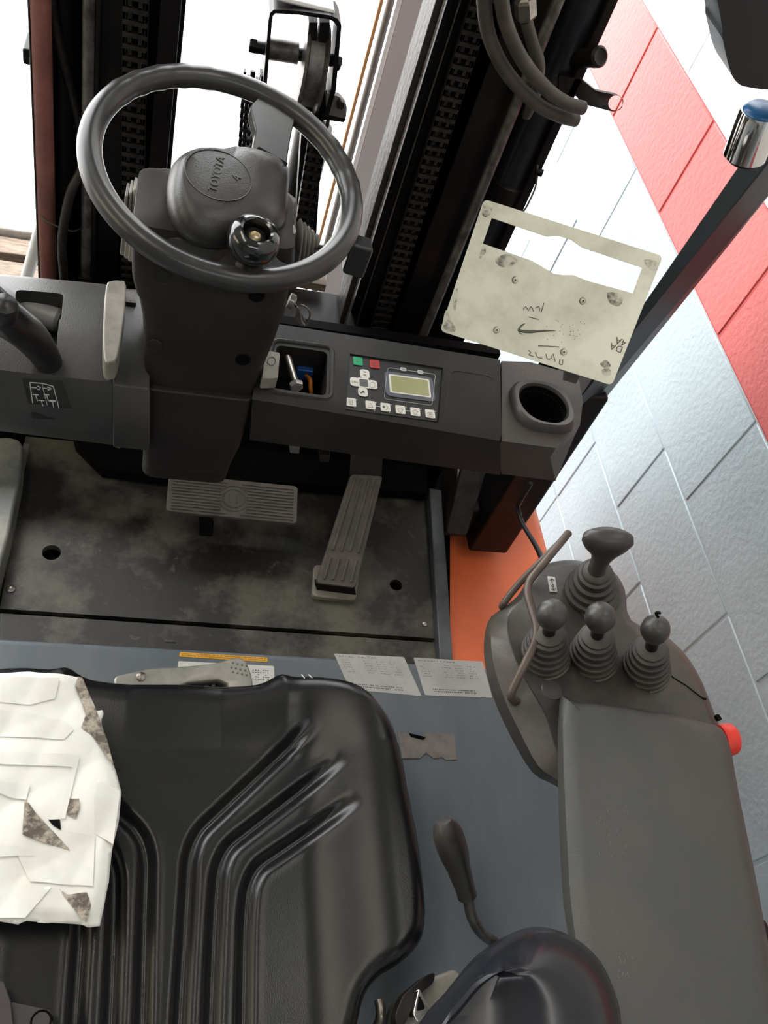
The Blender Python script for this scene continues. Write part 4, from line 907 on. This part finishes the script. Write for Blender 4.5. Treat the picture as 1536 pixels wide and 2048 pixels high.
smear([(968, 408), (980, 404), (985, 420), (974, 434), (964, 428)]); smear([(886, 650), (892, 620), (902, 640), (912, 660), (896, 664)]); smear([(990, 520), (1012, 508), (1036, 520), (1022, 532), (1002, 534)])
smear([(962, 500), (968, 488), (972, 505), (958, 518)]); smear([(1288, 520), (1312, 522), (1314, 538), (1300, 540)]); smear([(1204, 740), (1218, 736), (1222, 750), (1208, 752)]); smear([(1215, 585), (1245, 590), (1240, 612), (1220, 606)]); smear([(1200, 728), (1212, 720), (1222, 732), (1210, 736)])
smear([(905, 600), (912, 578), (916, 582), (910, 622)])
ZP = lambda x, y: pp(860+x/2.844, 370+y/2.844, .0006)
def ink(pts, r=.0007): return sweep('ink_mark', [ZP(x, y) for x, y in pts], r, MARK, pv, 5, sm=2)
sweep('ink_mark', [ZP(x, y) for x, y in ((500, 824), (530, 832), (570, 834), (640, 830), (715, 828))], [.0016, .0020, .0022, .0014, .0004], MARK, pv, 6, sm=3)
for a in ([(540, 788), (515, 800), (500, 822)], [(536, 792), (518, 806), (506, 824)], [(500, 824), (512, 842), (528, 850)], [(615, 915), (690, 918), (735, 922)], [(560, 940), (575, 955), (560, 965), (590, 975)], [(600, 950), (612, 980), (640, 985)], [(660, 960), (668, 990), (690, 985), (700, 960), (712, 1005)], [(740, 990), (735, 1015), (752, 1022), (755, 992)], [(530, 710), (545, 690), (560, 715), (575, 690), (590, 720)], [(600, 700), (620, 690), (625, 715)], [(648, 670), (640, 700), (632, 722)], [(560, 750), (620, 765)]):
    ink(a, .00055)
text('pen_writing', '4A', ZP(1085, 890), V(ZP(1040, 880)-ZP(1110, 905)), V(0*nP)-(ZP(1080, 880)-ZP(1080, 930)), .013, MARK, pv, .0001)
text('pen_writing', 'DA', ZP(1060, 925), V(ZP(1040, 880)-ZP(1110, 905)), V(0*nP)-(ZP(1080, 880)-ZP(1080, 930)), .013, MARK, pv, .0001)
for i in range(26): 
    x, y = random.gauss(800, 60), random.gauss(840, 45); lathe('speck', ZP(x, y), nP, [(.0006, -.0003), (.0004, .0002)], MARK, pv, 6)
prism('fixing_tab', [pp(x, y, -.003) for x, y in ((1128, 742), (1160, 752), (1152, 768), (1126, 760))], -nP*.006, MASTG, pv)
# roof pillar
pil = thing('roof_pillar', 'dark slate square front pillar of the overhead guard leaning beside the wall', 'pillar', hx(1200, 790, .69))
d0 = hy(1186, 805, .97); d1 = hy(1475, 322, .93); e0 = hy(1196, 822, .99); 
def pr_(x, y, yy): return hy(x, y, yy)
# ridge, left edge, right edge at two stations
st = []
for (l, rg, r_, yl, yr2, yr3) in (((1160, 800), (1165, 800), (1196, 800), .985, .955, .99), ((1495, 306), (1535, 325), (1598, 325), .935, .905, .94)):
    A, B, C = hy(*l, yl), hy(*rg, yr2), hy(*r_, yr3); st.append((A, B, C))
l0, l1 = hy(1258-50*.82-60, 698+61+72, .97), hy(1485+82, 321-100, .93)
def line(x0, y0, x1, y1, ya, yb_, t): return hy(x0+(x1-x0)*t, y0+(y1-y0)*t, ya+(yb_-ya)*t)
rg = []
for t_ in (-.12, 1.35):
    A = line(1175, 795, 1485, 321, .985, .935, t_); B = line(1170, 777, 1530, 331, .955, .905, t_); C = line(1190, 802, 1536, 394, .985, .935, t_)
    if t_ < 0: B = line(1180, 770, 1530, 331, .955, .905, t_)
    D = A+C-B; rg.append([A, B, C, D])
loft('pillar', rg, mat('pillar_paint', (.028, .036, .046), .38, c2=(.04, .045, .05), ns=10), pil, bevel=.003)
q0, q1 = line(1230, 712, 1530, 331, .94, .905, -.9), line(1230, 712, 1530, 331, .94, .905, .0)
box('pillar_foot', .655, .74, .97, 1.09, .0, .46, MASTM, pil, bevel=.006)
# chrome cap & mirror
cp = thing('beacon_cup', 'shiny chrome cylindrical cup with a blue rim fixed above the pillar', 'lamp', hy(1500, 300, .86))
a = hy(1489, 312, .86); b = hy(1524, 222, .86); ax = (b-a)
lathe('cup', a, ax, [(.0235, 0), (.0235, ax.length*.92), (.0225, ax.length), (.0205, ax.length), (.0205, ax.length*.8)], CHROME, cp, 32)
lathe('blue_cap', a+ax*.9, ax, [(.0215, 0), (.0205, .006), (.016, .010), (.0005, .011)], mat('blue_lens', (.02, .12, .30), .3), cp, 32, label='blue lens')
lathe('cup_bracket', a-ax*.12, ax, [(.016, 0), (.016, ax.length*.12)], MASTM, cp, 20)
mr = thing('rear_view_mirror', 'black rounded mirror housing at the top right corner', 'mirror', hy(1500, 60, .80))
q = [(1452, -80), (1445, 60), (1447, 85), (1460, 140), (1475, 166), (1500, 175), (1560, 180), (1700, 170), (1700, -80)]
g = [hy(x, y, .80) for x, y in q]
gc = hy(1570, 50, .80)
loft('housing', [[gc+(p-gc)*.86 for p in g], g, [p+V((0, .05, 0)) for p in g], [gc+(p-gc)*.9+V((0, .06, 0)) for p in g]], mat('mirror_black', (.012, .011, .012), .4), mr, sm=4)
sweep('mirror_arm', [hy(1600, 60, .84), hy(1680, 150, .88), hy(1660, 260, .90)], .009, MASTM, mr)
# ================================================================== CONTROL CONSOLE
ct = thing('armrest_console', 'dusty dark plastic hydraulic control console joined to a padded armrest', 'armrest', hz(1250, 1500, HZ))
PZ2 = .665
out_ = [(1005, 1216), (1035, 1192), (1062, 1150), (1092, 1128), (1150, 1120), (1222, 1140), (1250, 1180), (1262, 1240), (1340, 1278), (1392, 1340), (1430, 1430), (1452, 1500), (1440, 1620), (1300, 1640), (1180, 1620), (1112, 1572), (1065, 1545), (1020, 1470), (985, 1390), (968, 1310), (975, 1245)]
inn = [(1018, 1222), (1045, 1196), (1070, 1158), (1098, 1136), (1150, 1129), (1214, 1148), (1242, 1186), (1254, 1248), (1332, 1286), (1384, 1348), (1420, 1435), (1440, 1500), (1420, 1600), (1300, 1620), (1190, 1600), (1128, 1530), (1108, 1490), (1090, 1430), (1068, 1390), (1035, 1330), (1012, 1260)]
top = [hz(x, y, PZ2) for x, y in inn]; mid = [hz(x, y, PZ2-.012) for x, y in out_]; 
mid = [m*.75+t*.25 for m, t in zip(mid, [hz(x, y, PZ2-.012) for x, y in inn])]
low = [hz(x, y, PZ2-.040) for x, y in out_]
bc = hz(1230, 1400, PZ2-.09); bot = [bc+(hz(x, y, PZ2-.09)-bc)*.80 for x, y in out_]
top0 = [hz(1220+(x-1220)*.985, 1380+(y-1380)*.985, PZ2+.002) for x, y in inn]
loft('console_housing', [bot, low, mid, top, top0], PODM, ct, sm=3, sharp=50)
# support post beneath
box('support_post', .52, .57, .02, .14, HZ, PZ2-.03, MASTM, ct, bevel=.006)
# armrest pad
AZ = .70
aq = [(1118, 1412), (1150, 1404), (1290, 1420), (1400, 1442), (1452, 1470), (1478, 1590), (1520, 1800), (1575, 2100), (1620, 2350), (1330, 2350), (1200, 2100), (1140, 1890), (1120, 1700)]
ai = [(1140, 1424), (1158, 1414), (1288, 1432), (1392, 1454), (1436, 1480), (1462, 1596), (1500, 1804), (1550, 2100), (1600, 2340), (1350, 2340), (1222, 2090), (1176, 1890), (1160, 1700)]
T = [hz(x, y, AZ) for x, y in ai]; M1 = [hz(x, y, AZ-.007) for x, y in aq]; M1 = [m*.62+t*.38 for m, t in zip(M1, T)]
M2 = [hz(x, y, AZ-.026) for x, y in aq]; B2 = [hz(x+(26 if x < 1250 else 0), y, AZ-.058) for x, y in aq]
T0 = [hz(1320+(x-1320)*.93, 1850+(y-1850)*.97, AZ+.0015) for x, y in ai]
loft('armrest_pad', [B2, M2, M1, T, T0], PADM, ct, sm=4, sharp=60)
# scratches on pad
rs = random.Random(3); vs = []; fs = []
for i in range(46):
    if i < 26: x, y = rs.gauss(1222, 16), rs.gauss(1680, 28)
    else: x, y = rs.gauss(1250, 14), rs.gauss(1930, 26)
    p = hz(x, y, AZ+.0022); d_ = V((rs.uniform(-.0008, .0008), rs.uniform(.0008, .003), 0)); s_ = V((.0004, 0, 0)); k = len(vs); vs.extend([p, p+s_, p+d_+s_, p+d_]); fs.append([k, k+1, k+2, k+3])
o = mk('scuff', vs, fs, GREYPL, ct, smooth=False); o['kind'] = 'stuff'
# seam, caps
sweep('panel_seam', [hz(x, y, PZ2+.0015) for x, y in ((1335, 1330), (1342, 1352), (1372, 1372), (1402, 1395), (1412, 1398))], .0011, BLACK, ct, 6)
lathe('round_cap', hz(1102, 1382, PZ2), (0, 0, 1), [(.011, 0), (.011, .0015), (.010, .0025), (.0005, .003)], KNOBM, ct, 28, label='round blank plug')
lathe('screw', hz(1296, 1380, PZ2), (0, 0, 1), [(.003, 0), (.0035, .0022), (.001, .0025)], MASTM, ct, 10)
prism('side_notch', rnd([hz(x, y, PZ2-.002) for x, y in ((1427, 1432), (1434, 1432), (1440, 1442), (1432, 1443))], .001), (0, 0, .004), BLACK, ct)
obox('faint_button', hz(1388, 1418, PZ2+.0005), (.009, -.002, 0), (.003, .008, 0), (0, 0, .0012), mat('dull_maroon', (.055, .03, .028), .5), ct, bevel=.001)
lb = prism('arrow_label', rnd([hz(x, y, PZ2+.003) for x, y in ((1095, 1152), (1110, 1154), (1115, 1184), (1100, 1183))], .001), (0, 0, -.0015), WHITEP, ct, label='small white double arrow sticker')
ZA = lambda x, y: hz(940+x/2.743, 1020+y/2.743, PZ2+.0034)
for s_ in ([(448, 378), (452, 405)], [(438, 385), (448, 376), (462, 386)], [(447, 415), (455, 408), (462, 415), (455, 422), (447, 415)], [(456, 425), (460, 442)], [(447, 432), (461, 443), (468, 430)]):
    sweep('arrow_mark', [ZA(x, y) for x, y in s_], .0004, INK, lb, 4, sm=0)
# red emergency button
ra_ = hz(1434, 1482, PZ2-.02); rb_ = hz(1466, 1470, PZ2-.02)
lathe('emergency_button', ra_, (1, .12, .05), [(.010, 0), (.0165, .001), (.0160, .003), (.0150, .009), (.0160, .012), (.0155, .0165), (.012, .0185), (.0005, .019)], REDB, ct, 30, label='red emergency stop button')
# guard bar
gbr = [(1040, 1404), (1020, 1400), (1018, 1380), (1038, 1335), (1062, 1295), (1076, 1265), (1064, 1225), (1053, 1180), (1056, 1158), (1080, 1120), (1135, 1068)]
gz = [.655, .66, .668, .69, .70, .705, .705, .705, .705, .70, .70]
gbr = [(1044, 1406), (1016, 1398), (1079, 1268), (1050, 1172), (1137, 1066)]; gz = [.652, .664, .705, .705, .705]
G_ = [hz(x, y, z_) for (x, y), z_ in zip(gbr, gz)]; R_ = rnd(G_, .014, 5); sweep('guard_bar', [G_[0]]+R_[6:-6]+[G_[-1]], .0040, BARM, ct, 12, sm=0)
sweep('guard_bar', [hz(x, y, z_) for x, y, z_ in ((1136, 1068, .70), (1120, 1085, .695), (1040, 1165, .67), (1008, 1206, .655), (1004, 1214, .645))], .0036, BARM, ct, 12, sm=2)
# levers
def boot(parent, base, top_, r0_, r1_, nf, m=RUBBER):
    ax = top_-base; L_ = ax.length; prof_ = [(r0_*1.04, -.004), (r0_*1.06, .001)]
    for i in range(nf):
        t0 = i/nf; r = r0_*(1-t0**1.25)+r1_*t0**1.25; h = L_*(.04+t0*.96); st_ = L_/nf
        prof_ += [(r, h), (r*1.015, h+st_*.22), (r*.99, h+st_*.50), (r*.82, h+st_*.60), (r*.81, h+st_*.82)]
    prof_ += [(r1_*.95, L_), (r1_*.6, L_+.003)]
    return lathe('rubber_boot', base, ax, prof_, m, parent, 36)
def lever(kx, ky_, bx, by, label, r=.0155, top_off=(0, 0), kr=1., split=False):
    base = hz(bx, by, PZ2+.001); kn = hz(kx, ky_, .745); 
    t = thing('hydraulic_lever', label, 'lever', base, 'small hydraulic levers on the control console')
    topb = base+(kn-base)*.58; topb = hz((kx*.62+bx*.38), ky_+34, PZ2+.043)
    boot(t, base, topb, .0240, .0150, 5)
    stem = (kn-topb).normalized()
    cyl('stem', topb-stem*.006, kn, .0062, MASTM, t, 14)
    lathe('knob', kn-stem*.014, stem, [(.0072, -.001), (.0085, .001), (.0090, .003), (.0120*kr, .008), (.0140*kr, .016), (.0132*kr, .023), (.0095*kr, .0285), (.004, .031), (.0004, .0315)], KNOBM, t, 28)
    return t
lever(1103, 1232, 1088, 1314, 'small round-knobbed lever nearest the guard bar', kr=1.0)
lever(1200, 1238, 1184, 1318, 'small round-knobbed lever in the middle of the row of three')
t = lever(1310, 1262, 1290, 1340, 'small tapered-knob lever nearest the wall in the row of three', kr=.95)
sweep('wire_tuft', [hz(1316, 1234, .765), hz(1312, 1226, .772), hz(1320, 1226, .771)], .0014, BLACK, t, 6)
# joystick with T handle
js = thing('direction_joystick', 'large black T-handled joystick with a wide ribbed boot', 'joystick', hz(1183, 1190, PZ2))
base = hz(1180, 1192, PZ2+.001); tb = hz(1193, 1142, PZ2+.052)
boot(js, base, tb, .0295, .0135, 5)
s0 = tb; s1 = hz(1212, 1080, PZ2+.100)
rg_ = []
sd = (s1-s0).normalized(); side = hz(1250, 1090, .75)-hz(1180, 1075, .75); side = (side-sd*side.dot(sd)).normalized(); oth = sd.cross(side)
for h, w_, d_, off in ((-.006, .0095, .0095, 0), (.010, .0085, .0085, 0), (.022, .0095, .009, .001), (.032, .0135, .0105, .002), (.040, .0205, .012, .002), (.048, .0245, .0125, .002), (.055, .0235, .0115, .001), (.060, .018, .008, 0), (.062, .008, .003, 0)):
    c = s0+sd*h+side*off; rg_.append([c+side*w_*math.cos(a)+oth*d_*math.sin(a) for a in [k*math.pi/12 for k in range(24)]])
loft('handle', rg_, KNOBM, js)
# cable down from the dash
tag(sweep('black_cable', [hz(1062, 966, .30), hz(1042, 1000, .25), hz(1036, 1015, .22), hz(1044, 1045, .25), hz(1068, 1085, .35), hz(1082, 1112, .45), hz(1095, 1150, .56)], .0042, CABLE, seg=10), 'thin black cable hanging from the dashboard down to the control console', 'cable')
